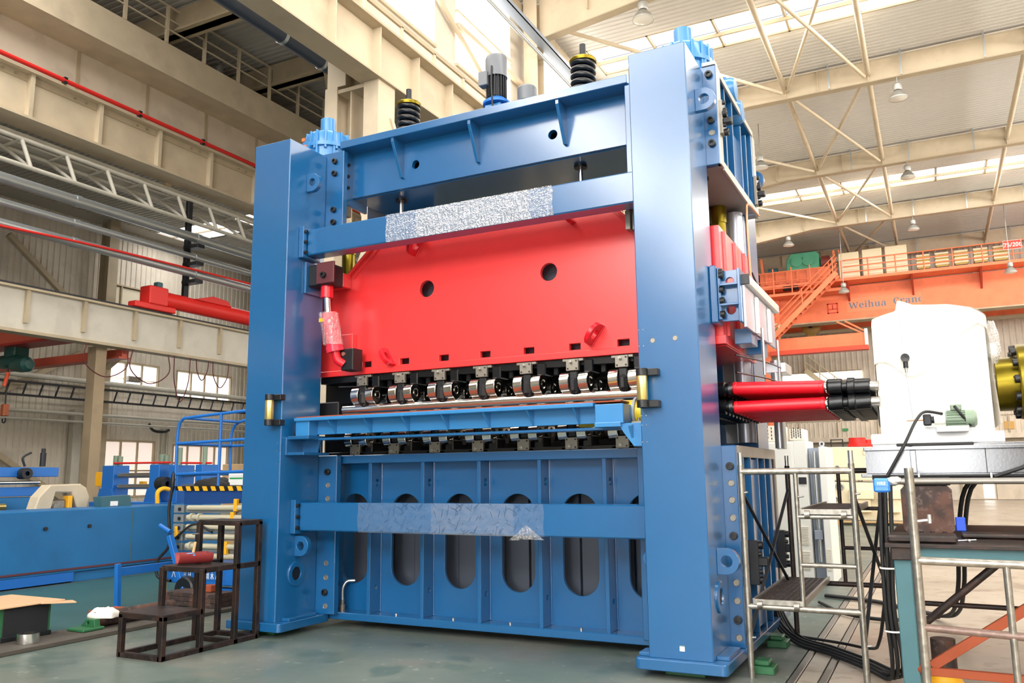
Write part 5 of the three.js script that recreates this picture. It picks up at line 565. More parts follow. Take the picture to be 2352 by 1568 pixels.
{ const t = base('scissor_lift', 'blue scissor lift with striped deck edge behind the left column', 'lift', [-8.7, 0, -8.75]); const X0 = -9.36, X1 = -7.9, zf = -8.2, zb = -9.3;
  part(t, 'deck', bx(X0, X1, 1.44, 1.5, zb, zf, 0.006), m.black); for (let k = 0; k < 9; k++) part(t, 'hazard_stripe', plate([[X0 + 0.05 + k * 0.155, 1.495], [X0 + 0.13 + k * 0.155, 1.495], [X0 + 0.16 + k * 0.155, 1.435], [X0 + 0.08 + k * 0.155, 1.435]], null, 'z', zf, zf + 0.004, 0), m.yellow, 'yellow stripe'); part(t, 'deck_skirt', [plate([[X0 + 0.15, 1.44], [X1, 1.44], [X1, 1.28], [X0 + 0.15, 1.25]], null, 'z', zf - 0.06, zf - 0.03)], M(0x12407f, 0.5));
  const R = (n, pts) => part(t, n, tube(pts, 0.021, 24, 10), m.liftBlue);
  R('guard_rail', [[X0, 1.5, zf], [X0 + 0.01, 2.3, zf], [X0 + 0.06, 2.41, zf], [X0 + 0.2, 2.43, zf], [X1, 2.49, zf]]); R('guard_rail', [[X0 - 0.1, 1.5, zb], [X0 - 0.1, 2.3, zb], [X0, 2.42, zb], [X1, 2.44, zb]]); R('guard_rail', [[X0 + 0.12, 2.43, zf], [X0 + 0.05, 2.43, zb]]);
  for (const y of [2.08, 1.66]) { R('guard_rail', [[X0, y, zf], [X1, y + 0.03, zf]]); R('guard_rail', [[X0 - 0.1, y, zb], [X1, y, zb]]); R('guard_rail', [[X0, y, zf], [X0 - 0.1, y, zb]]); } for (const x of [-8.55, X1 + 0.1]) { R('guard_post', [[x, 1.5, zf], [x, 2.46, zf]]); R('guard_post', [[x - 0.1, 1.5, zb], [x - 0.1, 2.1, zb]]); }
  const greyArm = M(0x8d969c, 0.45, 0.3, { map: grime }), creamTube = M(0xc9c6b2, 0.5, 0, { map: grime });
  for (let k = 0; k < 7; k++) { const y = 1.19 - k * 0.125; part(t, 'scissor_arm', [bar([X0 + 0.02, y, zf - 0.05], [X1, y + (k % 2 ? 0.03 : -0.02), zf - 0.05], 0.05, 0.085)], greyArm); part(t, 'cross_tube', cyl([X0 + 0.28, y + 0.02, zf + 0.0], [X1 + 0.1, y + 0.03, zf + 0.0], 0.035, 14), creamTube); part(t, 'pivot_plate', [bx(X0 + 0.02, X0 + 0.2, y - 0.05, y + 0.055, zf - 0.02, zf + 0.02, 0.006)], greyArm); part(t, 'pivot_pin', cyl([X0 + 0.14, y, zf + 0.02], [X0 + 0.14, y, zf + 0.035], 0.025, 12), m.dark); if (k === 1 || k === 4) part(t, 'collar', [0, 0.14].map((d) => lathe([[-0.02, 0.03], [-0.02, 0.055], [0.02, 0.055], [0.02, 0.03]], [X0 + 0.36 + d, y + 0.02, zf], 'x', 16)), creamTube); }
  for (const [x, y] of [[X0 + 0.1, 0.88], [X1 - 0.35, 1.08], [X1 - 0.3, 1.25], [X1 - 0.45, 0.7]]) part(t, 'yellow_stop', bx(x - 0.03, x + 0.03, y - 0.08, y + 0.08, zf - 0.01, zf + 0.04, 0.006), m.yellow);
  part(t, 'base_frame', [bx(X0 - 0.05, X1, 0.22, 0.43, zb, zf + 0.02, 0.01)], m.liftBlue); part(t, 'lower_rail', bx(X0 + 0.1, X1, 0.12, 0.18, zf - 0.15, zf - 0.02, 0.006), m.liftBlue);
  print(t, 'base_lettering', 0.98, 0.12, [-8.82, 0.335, zf + 0.0235], 0, 512, 64, (g, w, h) => { g.fillStyle = '#1b62ae'; g.fillRect(0, 0, w, h); g.strokeStyle = '#e9edf2'; g.lineWidth = 5; const S = [[[20, 10, 6, 54], [20, 10, 40, 54]], [[66, 10, 90, 10], [66, 10, 62, 54], [74, 24, 90, 24]], [[112, 12, 140, 12], [126, 12, 126, 50], [112, 12, 112, 50], [140, 12, 140, 50], [110, 50, 142, 50], [112, 30, 140, 30]], [[165, 10, 185, 10], [165, 10, 165, 50], [185, 10, 185, 50], [165, 30, 185, 30], [160, 52, 192, 52]], [[235, 10, 262, 10], [235, 10, 240, 34], [262, 10, 258, 34], [238, 34, 260, 34], [250, 34, 250, 54]], [[330, 8, 358, 8], [330, 8, 330, 54], [358, 8, 358, 54], [330, 24, 358, 24], [330, 40, 358, 40], [344, 8, 344, 54]], [[390, 8, 390, 54], [376, 22, 404, 22], [390, 22, 376, 50], [390, 22, 406, 50]], [[430, 14, 424, 52], [440, 10, 464, 10], [440, 10, 440, 28], [464, 10, 464, 28], [440, 28, 464, 28], [452, 28, 452, 54], [436, 40, 468, 40]]]; for (const ch of S) for (const [a, b, c, d] of ch) { g.beginPath(); g.moveTo(a, b); g.lineTo(c, d); g.stroke(); } });
  for (const [x, z] of [[-9.15, zf + 0.18], [-8.1, zf + 0.1], [-9.15, zb + 0.1], [-8.1, zb + 0.1]]) part(t, 'wheel', [lathe([[-0.06, 0.05], [-0.06, 0.15], [-0.04, 0.17], [0.04, 0.17], [0.06, 0.15], [0.06, 0.05]], [x + 0.3, 0.17, z], 'z', 24)], m.black); part(t, 'jack_arm', [bar([-9.2, 0.85, zf + 0.18], [-8.85, 0.12, zf + 0.2], 0.07, 0.07), cyl([-9.4, 0.98, zf + 0.18], [-9.2, 0.9, zf + 0.18], 0.03, 10)], m.liftBlue); part(t, 'hose', [tube([[X0 + 0.1, 0.8, zf + 0.05], [X0 + 0.5, 1.0, zf + 0.08], [X0 + 0.8, 0.9, zf + 0.06]], 0.016, 24, 8), tube([[X0, 1.6, zf + 0.02], [X0 - 0.06, 1.2, zf + 0.03], [X0 - 0.03, 0.7, zf + 0.03], [X0 - 0.2, 0.5, zf + 0.05], [X0 - 0.18, 0.3, zf + 0.06], [X0 + 0.1, 0.25, zf + 0.08]], 0.02, 30, 8)], m.rubber); part(t, 'control_cover', [(() => { const s = new THREE.SphereGeometry(0.12, 14, 10); s.scale(0.28, 1.2, 0.28); s.translate(X0 - 0.02, 1.56, zf + 0.02); return s; })()], m.black, 'black cloth on the controls'); part(t, 'yellow_plug', bx(X0 - 0.1, X0 - 0.03, 0.1, 0.26, zf + 0.02, zf + 0.08, 0.008), m.yellow); }
thing('first_aid_carton', 'white carton with green stripe standing on the lift deck', 'carton', [-8.42, 1.5, -8.5], [bx(-8.58, -8.28, 1.503, 1.66, -8.6, -8.4, 0.006)], m.paper); thing('carton_stripe', 'green stripe on the white carton', 'stripe', [-8.42, 1.6, -8.4], [bx(-8.55, -8.32, 1.585, 1.605, -8.4, -8.397, 0)], M(0x2fae62, 0.6));
thing('tarpaulin', 'black crumpled tarpaulin lying on the lift deck', 'tarpaulin', [-8.9, 1.5, -8.5], [(() => { const g = new THREE.SphereGeometry(0.3, 26, 16), p = g.attributes.position; for (let i = 0; i < p.count; i++) { const k = 0.7 + 0.7 * fbm(p.getX(i) + 0.5, p.getZ(i) + 0.5, 12, 3, 33); p.setXYZ(i, p.getX(i) * 1.1 * k, Math.max(-0.0, p.getY(i) * 0.32 * k), p.getZ(i) * 0.6); } g.computeVertexNormals(); g.translate(-8.85, 1.503, -8.45); return g; })()], m.rubber);
{ const t = base('blue_tank', 'long blue steel tank wall running along the left side', 'tank', [-12.9, 0, -7.3]); part(t, 'upper_wall', [bx(-13.4, -12.3, 0.16, 1.13, -11.3, -3.5, 0.01)], m.tank); part(t, 'lower_wall', [bx(-13.35, -12.36, 0.0, 0.16, -11.2, -8.9, 0.004)], m.tank); part(t, 'lower_plate', plate([[-8.9, 0.02], [-7.4, 0.02], [-7.4, 0.22], [-8.9, 0.26]].map(([z, y]) => [z, y]), null, 'x', -12.34, -12.31), M(0x1668c0, 0.45)); part(t, 'bottom_seam', [bx(-12.3, -12.28, 0.2, 0.23, -11.2, -4, 0.002)], M(0x5a3038, 0.6)); part(t, 'wall_joint', bx(-12.3, -12.292, 0.24, 1.12, -9.92, -9.9, 0.002), m.teal); for (const z of [-8.35, -9.1]) part(t, 'lifting_eye', cyl([-12.3, 0.86, z], [-12.27, 0.86, z], 0.03, 10), m.dark); }
{ const t = base('blue_barrier', 'low blue post with a short rail standing before the tank', 'barrier', [-9.27, 0, -7.5]); part(t, 'post', bar([-9.27, 0, -7.33], [-9.27, 0.55, -7.3], 0.06, 0.06), m.liftBlue); part(t, 'rail', [bar([-9.27, 0.45, -7.33], [-9.3, 0.45, -8.15], 0.05, 0.1)], m.liftBlue); }
{ const t = base('green_crate', 'worn dark green steel crate under a cardboard sheet at the left edge', 'crate', [-8.6, 0.045, -5.4]); part(t, 'side_plate', [bx(-9.0, -8.27, 0.047, 0.36, -5.75, -4.9, 0.006)], m.darkGreen); part(t, 'dark_panel', bx(-8.27, -8.262, 0.05, 0.35, -5.72, -5.25, 0.002), m.dark); part(t, 'base_plinth', bx(-8.24, -8.2, 0.047, 0.09, -5.72, -5.2, 0.003), m.black); }
thing('cardboard_sheet', 'brown cardboard sheet lying on the green crate', 'cardboard', [-8.6, 0.36, -5.4], [bx(-9.1, -8.2, 0.362, 0.375, -5.85, -4.85, 0.002), bar([-8.25, 0.37, -5.6], [-8.12, 0.35, -5.9], 0.18, 0.01)], m.cardboard);
thing('steel_ring', 'shiny ribbed steel ring lying on the sill before the crate', 'ring', [-7.98, 0.045, -5.35], [lathe([[0.047, 0.06], [0.047, 0.1], [0.14, 0.1], [0.14, 0.06]], [-7.98, 0, -5.33], 'y', 22)], m.chrome);
thing('green_bracket', 'small green cast bracket lying on the sill', 'bracket', [-8.1, 0.045, -6.05], [bx(-8.22, -7.95, 0.047, 0.075, -6.15, -5.9, 0.006), plate([[-8.2, 0.075], [-7.98, 0.075], [-8.0, 0.15], [-8.12, 0.15]], [disc(-8.09, 0.11, 0.02)], 'z', -6.12, -6.05)], m.darkGreen);
thing('white_cloth', 'crumpled white cloth lying on the cut pipe beside the stand', 'cloth', [-8.15, 0.12, -6.3], [(() => { const g = new THREE.SphereGeometry(0.17, 24, 16), p = g.attributes.position; for (let i = 0; i < p.count; i++) { const k = 0.7 + 0.6 * fbm(p.getX(i) * 2 + 0.5, p.getZ(i) * 2 + 0.5, 9, 3, 37); p.setXYZ(i, p.getX(i) * k, Math.max(-0.02, p.getY(i) * 0.5 * k), p.getZ(i) * 0.8 * k); } g.computeVertexNormals(); g.translate(-8.12, 0.16, -6.25); return g; })()], m.cloth);
thing('steel_pipe', 'short dark rusty pipe lying on the sill behind the stand', 'pipe', [-8.1, 0.045, -6.7], [cyl([-8.12, 0.125, -6.15], [-8.1, 0.125, -7.15], 0.08, 22)], m.rust); thing('steel_box', 'small rust brown box next to the white cloth', 'box', [-8.3, 0, -6.5], [bx(-8.5, -8.25, 0.047, 0.17, -6.7, -6.35, 0.005)], m.rustOrange);
thing('timber_stack', 'stack of brown timbers on the floor behind the stand', 'timber', [-8.4, 0.045, -8.0], [0, 1, 2].map((k) => bx(-8.75, -7.9, 0.047 + k * 0.055, 0.1 + k * 0.055, -7.9 - 0.01 * k, -7.6, 0.004)), m.rust); thing('scrap_block', 'small rusty block on top of the timber stack', 'block', [-8.1, 0.22, -7.75], [bx(-8.2, -8.08, 0.212, 0.3, -7.8, -7.7, 0.01)], m.rustOrange);
// bandsaw, console and rolling stands beyond the tank
{ const t = base('bandsaw', 'worn cream bandsaw head rising behind the blue tank', 'saw', [-13.2, 1.1, -9]); const x = -13.6; part(t, 'bow', [plate([[-8.35, 0.9], [-8.5, 1.3], [-8.75, 1.5], [-9.5, 1.51], [-9.66, 1.44], [-9.76, 1.28], [-9.72, 1.1], [-9.6, 0.95], [-9.45, 1.12], [-9.3, 1.36], [-8.9, 1.37], [-8.75, 0.9]].map(([z, y]) => [-8.8 + (z + 8.35) * 0.75, y + 0.02]), null, 'x', x, x + 0.25, 0.02)], M(0xcfc4ae, 0.55, 0, { map: grime })); part(t, 'vice', [bx(x + 0.02, x + 0.2, 0.95, 1.27, -9.45, -9.15, 0.02), cyl([x + 0.2, 1.14, -9.28], [x + 0.24, 1.14, -9.28], 0.09, 16)], m.galv); part(t, 'yellow_guard', bx(x + 0.1, x + 0.26, 1.05, 1.33, -9.52, -9.44, 0.006), m.yellow); part(t, 'frame', [bx(x - 0.3, x + 0.18, 0, 0.95, -9.85, -8.8, 0.01)], m.tank); }
{ const t = base('bar_feeder', 'blue roller feed machine with bright bar behind the bandsaw at left edge', 'machine', [-14.6, 0, -9]); part(t, 'beam', [bx(-15, -14.6, 1.66, 1.83, -10.1, -7.6, 0.01)], m.liftBlue); part(t, 'bright_bar', cyl([-14.4, 1.56, -7], [-14.4, 1.56, -9.6], 0.03, 12), m.chrome); part(t, 'lower_beam', [bx(-14.9, -14.5, 1.32, 1.48, -9.9, -7.0, 0.01)], m.liftBlue); part(t, 'rollers', [cyl([-14.4, 1.15, -7], [-14.4, 1.15, -9], 0.06, 14)], m.brass); for (const z of [-7.9, -9.4]) part(t, 'bearing', lathe([[-0.1, 0.04], [-0.1, 0.1], [0.1, 0.1], [0.1, 0.04]], [-14.55, 1.72, z], 'x', 18), m.dark); part(t, 'frame', bx(-15, -14.5, 0, 1.3, -9.9, -7.2, 0.01), m.tank); for (const z of [-8.6, -9.9]) part(t, 'post', [cyl([-14.8, 1.85, z], [-14.8, 2.1, z], 0.05, 10), cyl([-14.8, 2.1, z], [-14.8, 2.18, z], 0.035, 10)], m.dark); part(t, 'cable', tube([[-14.7, 1.85, -9.5], [-14.7, 2.0, -9.45], [-14.7, 2.1, -9.6]], 0.02, 12, 6), m.dark); }
{ const t = base('mill_stand', 'blue twin-post rolling stand with yellow guard, left one behind the tank', 'mill stand', [-16, 0, -12.5]); const u = -12.5, Bm = m.liftBlue;
  part(t, 'bed', [bx(-16.7, -14.1, 0, 1.12, u - 0.4, u + 0.2, 0.01)], Bm); for (const [x, w] of [[-16.45, 0.38], [-14.95, 0.3]]) { part(t, 'post', [bx(x, x + w, 1.12, 1.9, u - 0.3, u + 0.1, 0.01), plate([[x - 0.08, 1.12], [x + w + 0.12, 1.12], [x + w, 1.4], [x, 1.4]], null, 'z', u + 0.1, u + 0.14)], Bm); part(t, 'screw_jack', [cyl([x + w / 2, 1.9, u - 0.1], [x + w / 2, 2.12, u - 0.1], 0.07, 14), cyl([x + w / 2 + 0.13, 1.9, u - 0.1], [x + w / 2 + 0.13, 2.1, u - 0.1], 0.05, 12)], m.motorGreen); } for (const y of [1.68, 1.44]) part(t, 'roll', cyl([-16.0, y, u], [-14.9, y, u], 0.055, 16), m.steel); part(t, 'tie_bar', cyl([-16.2, 1.95, u], [-14.45, 1.94, u], 0.022, 8), m.orangeRed); part(t, 'yellow_guard', bx(-16.72, -16.5, 1.45, 1.76, u, u + 0.06, 0.008), m.yellow); part(t, 'yellow_box', bx(-15.62, -15.48, 1.42, 1.55, u - 0.3, u - 0.2, 0.005), m.yellow); }
{ const t = base('mill_stand', 'second blue rolling stand with dark drive, partly behind the lift', 'mill stand', [-14.2, 0, -12.5]); const u = -12.55; for (const [x, w] of [[-14.35, 0.25], [-13.6, 0.2]]) { part(t, 'post', [bx(x, x + w, 1.1, 1.88, u - 0.3, u + 0.15, 0.01)], m.liftBlue); part(t, 'screw_jack', cyl([x + w / 2, 1.88, u], [x + w / 2, 2.25, u], 0.05, 12), m.motorGreen); } for (const y of [1.68, 1.44]) part(t, 'roll', cyl([-14.1, y, u], [-13.5, y, u], 0.05, 14), m.steel); part(t, 'bed', bx(-14.05, -13.3, 0, 1.1, u - 0.4, u + 0.2, 0.01), m.tank); part(t, 'drive', lathe([[-0.1, 0.03], [-0.1, 0.14], [0.12, 0.14], [0.14, 0.05]], [-14.42, 1.5, u + 0.24], 'x', 16), m.dark); part(t, 'tie_bar', cyl([-14.4, 1.93, u], [-13.3, 1.91, u], 0.022, 8), m.orangeRed); }
{ const t = base('mill_console', 'tilted blue-green console with white label on the tank edge', 'console', [-13, 1.1, -10.1]); part(t, 'desk', [plate([[-10.45, 1.1], [-9.85, 1.1], [-9.8, 1.3], [-10.4, 1.32]], null, 'x', -13.2, -13.0)], m.teal); part(t, 'label_plate', bx(-12.998, -12.99, 1.14, 1.22, -10.15, -10.0, 0.001), m.paper); part(t, 'stand', bx(-13.25, -13.05, 0.0, 1.12, -10.4, -9.9, 0.004), m.teal); }
thing('flexible_duct', 'orange-yellow bent hose beside the rolling stands', 'hose', [-12.9, 1.1, -10.9], [tube([[-13.0, 1.15, -11.0], [-13.0, 1.36, -11.0], [-13.0, 1.42, -11.12], [-13.0, 1.4, -11.25]], 0.04, 20, 10)], m.yellow);
thing('wooden_crate', 'tan wooden crate behind the rail of the lift', 'crate', [-10, 0, -11], [bx(-11.6, -10.3, 0, 1.85, -11.9, -11.2, 0.01)], M(0xb79a74, 0.8, 0, { map: grime }));

// ---------------------------------------------------------------- left bays overhead (runs along z)
const run = (y0, y1, x0, x1, c = 0) => bx(x0, x1, y0, y1, -51.5, 17.5, c);
{ const t = base('walkway_girder', 'cream box girder walkway with railing high at upper left', 'girder', [-18.5, 12.6, -17]); part(t, 'box', [run(12.59, 13.5, -19, -18)], m.cream); parts(t, 'railing', [run(13.9, 13.94, -18.04, -18), run(14.2, 14.24, -18.04, -18), run(14.57, 14.62, -18.05, -17.99)], m.cream); for (let z = -33.3; z < -8; z += 1.33) part(t, 'railing_post', bx(-18.06, -17.98, 13.5, 14.6, z - 0.04, z + 0.04, 0), m.cream); }
{ const w = struct('wall_upper_left', [bx(-19.13, -19.08, 11, 12.6, -51.5, 17.5, 0)], m.panelWall); for (let z = -42.5; z < -6; z += 2.12) part(w, 'panel', bx(-19.08, -19.0, 11, 12.6, z + 0.03, z + 2.09, 0.01), m.panelWall); for (let z = -42.5; z < -6; z += 2.12) part(w, 'joint_cover', bx(-19, -18.96, 11, 12.6, z - 0.04, z + 0.04, 0), m.creamDark); }
{ const t = base('crane_runway_girder', 'cream crane runway girder with stiffeners below a red conductor pipe at left', 'girder', [-18.2, 9.85, -17]); part(t, 'web', run(9.9, 10.95, -18.22, -18.18), m.cream); part(t, 'top_flange', run(10.95, 11.0, -18.5, -17.95), m.cream); part(t, 'bottom_flange', run(9.84, 9.9, -18.75, -18.0), m.cream); for (let z = -43.5; z < -8; z += 1.8) part(t, 'stiffener', bx(-18.18, -18.03, 9.9, 10.95, z - 0.05, z + 0.05, 0), m.cream); part(t, 'seam', run(10.78, 10.8, -18.2, -18.165), m.creamDark); parts(t, 'lower_channel', [run(9.62, 9.72, -18.75, -18.65), run(9.5, 9.55, -19.6, -18.8)], m.greyGirder); for (const z of [-15.6, -23.6]) part(t, 'hanger', bx(-19.9, -18.7, 9.7, 9.84, z - 0.1, z + 0.1, 0), m.creamDark); for (let z = -42; z < -8; z += 1.8) parts(t, 'bolt', [cyl([-18.17, 10.87, z + 0.65], [-18.12, 10.87, z + 0.65], 0.03, 8), cyl([-18.17, 10.87, z + 0.95], [-18.12, 10.87, z + 0.95], 0.03, 8)], m.creamDark); }
{ const t = base('red_pipe', 'thin bright red pipe running above the cream runway girder', 'pipe', [-17.9, 11.12, -17]); part(t, 'tube', cyl([-17.93, 11.08, -51], [-17.93, 11.08, 17], 0.055, 12), m.orangeRed); for (let z = -33; z < -9; z += 2.12) part(t, 'clamp', bx(-18.0, -17.88, 11.0, 11.16, z - 0.04, z + 0.04, 0), m.dark); }
{ const t = base('pipe_truss', 'grey-cream tubular truss under the left runway girder', 'truss', [-18.5, 8.9, -17]); for (const [y, x] of [[9.42, -18.3], [9.42, -19.1], [8.72, -18.1]]) part(t, 'chord', cyl([x, y, -51], [x, y, 17], 0.055, 12), m.greyGirder); for (let z = -41.5; z < -8; z += 1.12) { part(t, 'web_bar', cyl([-18.1, 8.72, z], [-18.3, 9.42, z + 0.15], 0.05, 8), m.greyGirder); part(t, 'web_bar', cyl([-18.1, 8.72, z], [-19.1, 9.42, z + 0.1], 0.045, 8), m.greyGirder); part(t, 'cross_bar', cyl([-18.3, 9.42, z + 0.15], [-19.1, 9.42, z + 0.1], 0.035, 8), m.greyGirder); } for (const z of [-18.7, -26.7]) part(t, 'hanger_bracket', bx(-18.3, -18.15, 9.4, 9.6, z - 0.08, z + 0.08, 0.01), m.dark); }
for (const [z, l] of [[-16.05, 'dark pipe hanger frame with three arms, nearer one, left of the press'], [-24.0, 'dark pipe hanger frame with three arms, farther one behind the press']]) { const t = base('pipe_hanger', l, 'hanger', [-18.3, 6.6, z], 'pipe hanger frames'); part(t, 'upright', bx(-18.4, -18.28, 6.6, 9.4, z - 0.08, z + 0.08, 0.01), m.dark); for (const y of [8.05, 7.55, 7.05]) part(t, 'arm', bx(-18.28, -17.72, y - 0.12, y - 0.02 - (y > 8 ? 0 : 0.0), z - 0.06, z + 0.2, 0.01), m.dark); }
for (const [y, r, l] of [[8.25, 0.13, 'thickest silver pipe, topmost of three under the left truss'], [7.7, 0.085, 'thin silver pipe, middle of three under the left truss'], [7.22, 0.11, 'silver pipe with a red cable, lowest of three under the left truss']]) { const t = base('silver_pipe', l, 'pipe', [-18, y, -17], 'silver pipes at left'); part(t, 'tube', cyl([-18, y, -51], [-18, y, 17], r, 18), m.silverPipe); for (let z = -42; z < -8; z += 3.7) part(t, 'coupling', cyl([-18, y, z - 0.08], [-18, y, z + 0.08], r + 0.015, 18), m.silverPipe); }
thing('red_cable', 'thin red cable slung under the lowest silver pipe at left', 'cable', [-17.9, 7.2, -12], [tube([[-17.8, 6.9, -6], [-17.8, 7.05, -9], [-17.8, 7.1, -10.6], [-17.8, 7.16, -11.6], [-17.8, 7.22, -13], [-17.8, 7.26, -14.8], [-17.8, 7.3, -17], [-17.8, 7.32, -22]], 0.03, 70, 6)], m.orangeRed);
for (const [z, k] of [[-18.9, 0], [-15.2, 1], [-26.7, 2]]) thing('ceiling_beam', ['brown-grey ceiling beam seen above the walkway railing', 'brown-grey ceiling beam nearer the camera, upper left', 'brown-grey ceiling beam farther back, beside the left column'][k], 'beam', [-15, 14.4, z], [bx(-20.9, -9.4, 14.0, 14.75, z - 0.12, z + 0.12, 0), bx(-20.9, -9.4, 14.0, 14.05, z - 0.25, z + 0.25, 0)], m.creamDark);
for (const [a, b, l] of [[[-15.2, 13.9, -17.9], [-17.4, 13.9, -21.0], 'dark roof brace beside the left column, upper left'], [[-19.4, 14, -14.5], [-19.8, 13.9, -16.9], 'short dark roof strut behind the walkway railing'], [[-19.9, 13.8, -18.9], [-18.6, 13.0, -24.5], 'long dark roof brace seen low behind the railing']]) thing('roof_brace', l, 'brace', [(a[0] + b[0]) / 2, 14, (a[2] + b[2]) / 2], [bar(a, b, 0.12, 0.12)], m.cream);
{ const t = base('dark_pipe', 'fat dark blue-grey pipe running to the left column top', 'pipe', [-11, 10.35, -10]); part(t, 'tube', cyl([-11, 10.35, 12], [-11, 10.35, -13.3], 0.16, 20), M(0x3a4354, 0.4)); for (const z of [-11.7, -12.9]) part(t, 'band', cyl([-11, 10.35, z - 0.04], [-11, 10.35, z + 0.04], 0.17, 20), m.silverPipe); }
// far left: wall columns, lower crane girder, crane, hoist
[-5.7, -13.7, -21.75, -29.9].forEach((z, i) => { const t = base('wall_column', ['tan steel column on the left wall outside the picture', 'tan steel column on the left wall, at the picture edge', 'tan steel column on the far left wall beside the windows', 'tan steel column on the far left wall next to the press'][i], 'column', [-29.4, 0, z], 'columns of the far left wall'); part(t, 'flange', [bx(-29.55, -29.52, 0, 12, z - 0.22, z + 0.22, 0), bx(-29.05, -29.02, 0, 12, z - 0.22, z + 0.22, 0)], m.creamDark); part(t, 'web', bx(-29.52, -29.05, 0, 12, z - 0.02, z + 0.02, 0), m.creamDark); part(t, 'crane_bracket', [plate([[-29.02, 6.55], [-28.2, 6.55], [-28.2, 6.35], [-29.02, 5.9]], null, 'z', z - 0.15, z + 0.15)], m.creamDark); });
{ const t = base('crane_runway_girder', 'grey-white crane runway girder low at left with a red end truck on it', 'girder', [-18.3, 4.9, -17]); part(t, 'web', run(4.95, 5.88, -18.22, -18.18), m.greyGirder); part(t, 'bottom_flange', run(4.88, 4.95, -18.45, -18.08), m.creamDark); part(t, 'top_flange', run(5.88, 5.93, -18.5, -18.04), m.creamDark); part(t, 'crane_rail', run(5.93, 6.02, -18.32, -18.22), m.dark); for (let z = -40.2; z < -8; z += 1.437) part(t, 'stiffener', bx(-18.18, -18.09, 5.12, 5.88, z - 0.04, z + 0.04, 0), m.creamDark); for (const z of [-5.7, -13.7, -21.7, -29.7, -37.7]) part(t, 'support_post', bx(-18.8, -18.5, 0, 4.9, z - 0.15, z + 0.15, 0), M(0xa8977e, 0.6, 0, { map: grime })); }
{ const t = base('end_truck', 'red crane end truck standing on the low runway girder at left', 'crane', [-18.3, 6.02, -17]); part(t, 'beam', [cyl([-18.3, 6.39, -15.0], [-18.3, 6.39, -19.2], 0.22, 20)], m.orangeRed); part(t, 'head', [bx(-18.5, -18.08, 6.16, 6.66, -15.3, -14.7, 0.03)], m.orangeRed); part(t, 'wheel_box', [bx(-18.42, -18.12, 6.03, 6.18, -15.6, -14.3, 0.02)], m.orangeRed); part(t, 'cover', [plate([[-16.2, 6.56], [-17.6, 6.56], [-17.45, 6.72], [-16.9, 6.76]], null, 'x', -18.5, -18.12, 0.02)], m.orangeRed); part(t, 'blue_buffer', bx(-18.38, -18.2, 6.66, 6.82, -15.2, -15.02, 0.02), m.teal); for (const z of [-14.8, -18.6]) part(t, 'wheel', lathe([[-0.05, 0.04], [-0.05, 0.1], [0.05, 0.1], [0.05, 0.04]], [-18.27, 6.12, z], 'x', 18), m.dark); }
{ const t = base('bridge_crane', 'salmon red bridge crane beam ending under the low runway girder at the left edge', 'crane', [-23, 4.8, -12.8]); const far = M(0xd0604a, 0.5, 0, { map: grime }); part(t, 'girder', [bx(-28.6, -18.3, 4.99, 5.5, -13.0, -12.6, 0.01)], far); part(t, 'lower_flange', bx(-28.6, -18.4, 4.93, 4.99, -13.1, -12.5, 0), M(0xa02420, 0.5)); part(t, 'hoist_girder', [bx(-28.6, -18.5, 4.72, 4.93, -14.5, -14.3, 0.01), bx(-28.6, -18.5, 4.68, 4.72, -14.55, -14.2, 0)], far); }
{ const t = base('chain_hoist', 'dark green electric hoist hanging at the left edge', 'hoist', [-20.6, 4.4, -12.8]); const x = -20.6, z = -12.9, y = 4.5; part(t, 'motor', [lathe([[-0.42, 0], [-0.4, 0.12], [-0.3, 0.18], [0.3, 0.18], [0.4, 0.14], [0.42, 0]], [x - 0.3, y + 0.1, z], 'x', 20), lathe([[-0.1, 0], [-0.08, 0.15], [0.2, 0.19], [0.45, 0.19], [0.55, 0.12], [0.56, 0]], [x + 0.2, y - 0.05, z + 0.15], 'x', 18)], m.hoistGreen); part(t, 'trolley', [bx(x - 0.3, x + 0.15, y + 0.2, y + 0.48, z - 0.2, z + 0.2, 0.03)], m.hoistGreen); part(t, 'pendant', cyl([x - 0.15, y - 0.55, z + 0.2], [x - 0.1, y - 0.2, z + 0.15], 0.045, 10), M(0xe2542e, 0.5)); part(t, 'chain', cyl([x - 0.2, y - 1.05, z + 0.1], [x - 0.2, y - 0.1, z + 0.1], 0.018, 8), m.dark); part(t, 'hook_block', [bx(x - 0.28, x - 0.12, y - 1.3, y - 1.0, z + 0.03, z + 0.17, 0.02)], M(0xa0522d, 0.5)); part(t, 'hook', (() => { const g = new THREE.TorusGeometry(0.065, 0.018, 8, 18, 4.4); g.rotateZ(2.6); g.translate(x - 0.2, y - 1.4, z + 0.1); return g; })(), m.dark); }
{ const t = base('cable_loops', 'dark red festoon cables looping under the low runway girder before the windows', 'cable', [-18.1, 4.9, -15.5]); const Lp = (z0, z1, d) => part(t, 'cable_loop', tube([[-18.1, 4.9, z0], [-18.1, 4.9 - d * 0.6, z0 - 0.05], [-18.1, 4.9 - d, (z0 + z1) / 2], [-18.1, 4.9 - d * 0.6, z1 + 0.05], [-18.1, 4.9, z1]], 0.014, 30, 6), M(0x5a2228, 0.6)); Lp(-15.6, -16.15, 1.25); Lp(-16.95, -17.55, 0.75); Lp(-16.35, -16.8, 0.6); Lp(-15.4, -14.3, 0.85); Lp(-14.1, -13.0, 0.8); }
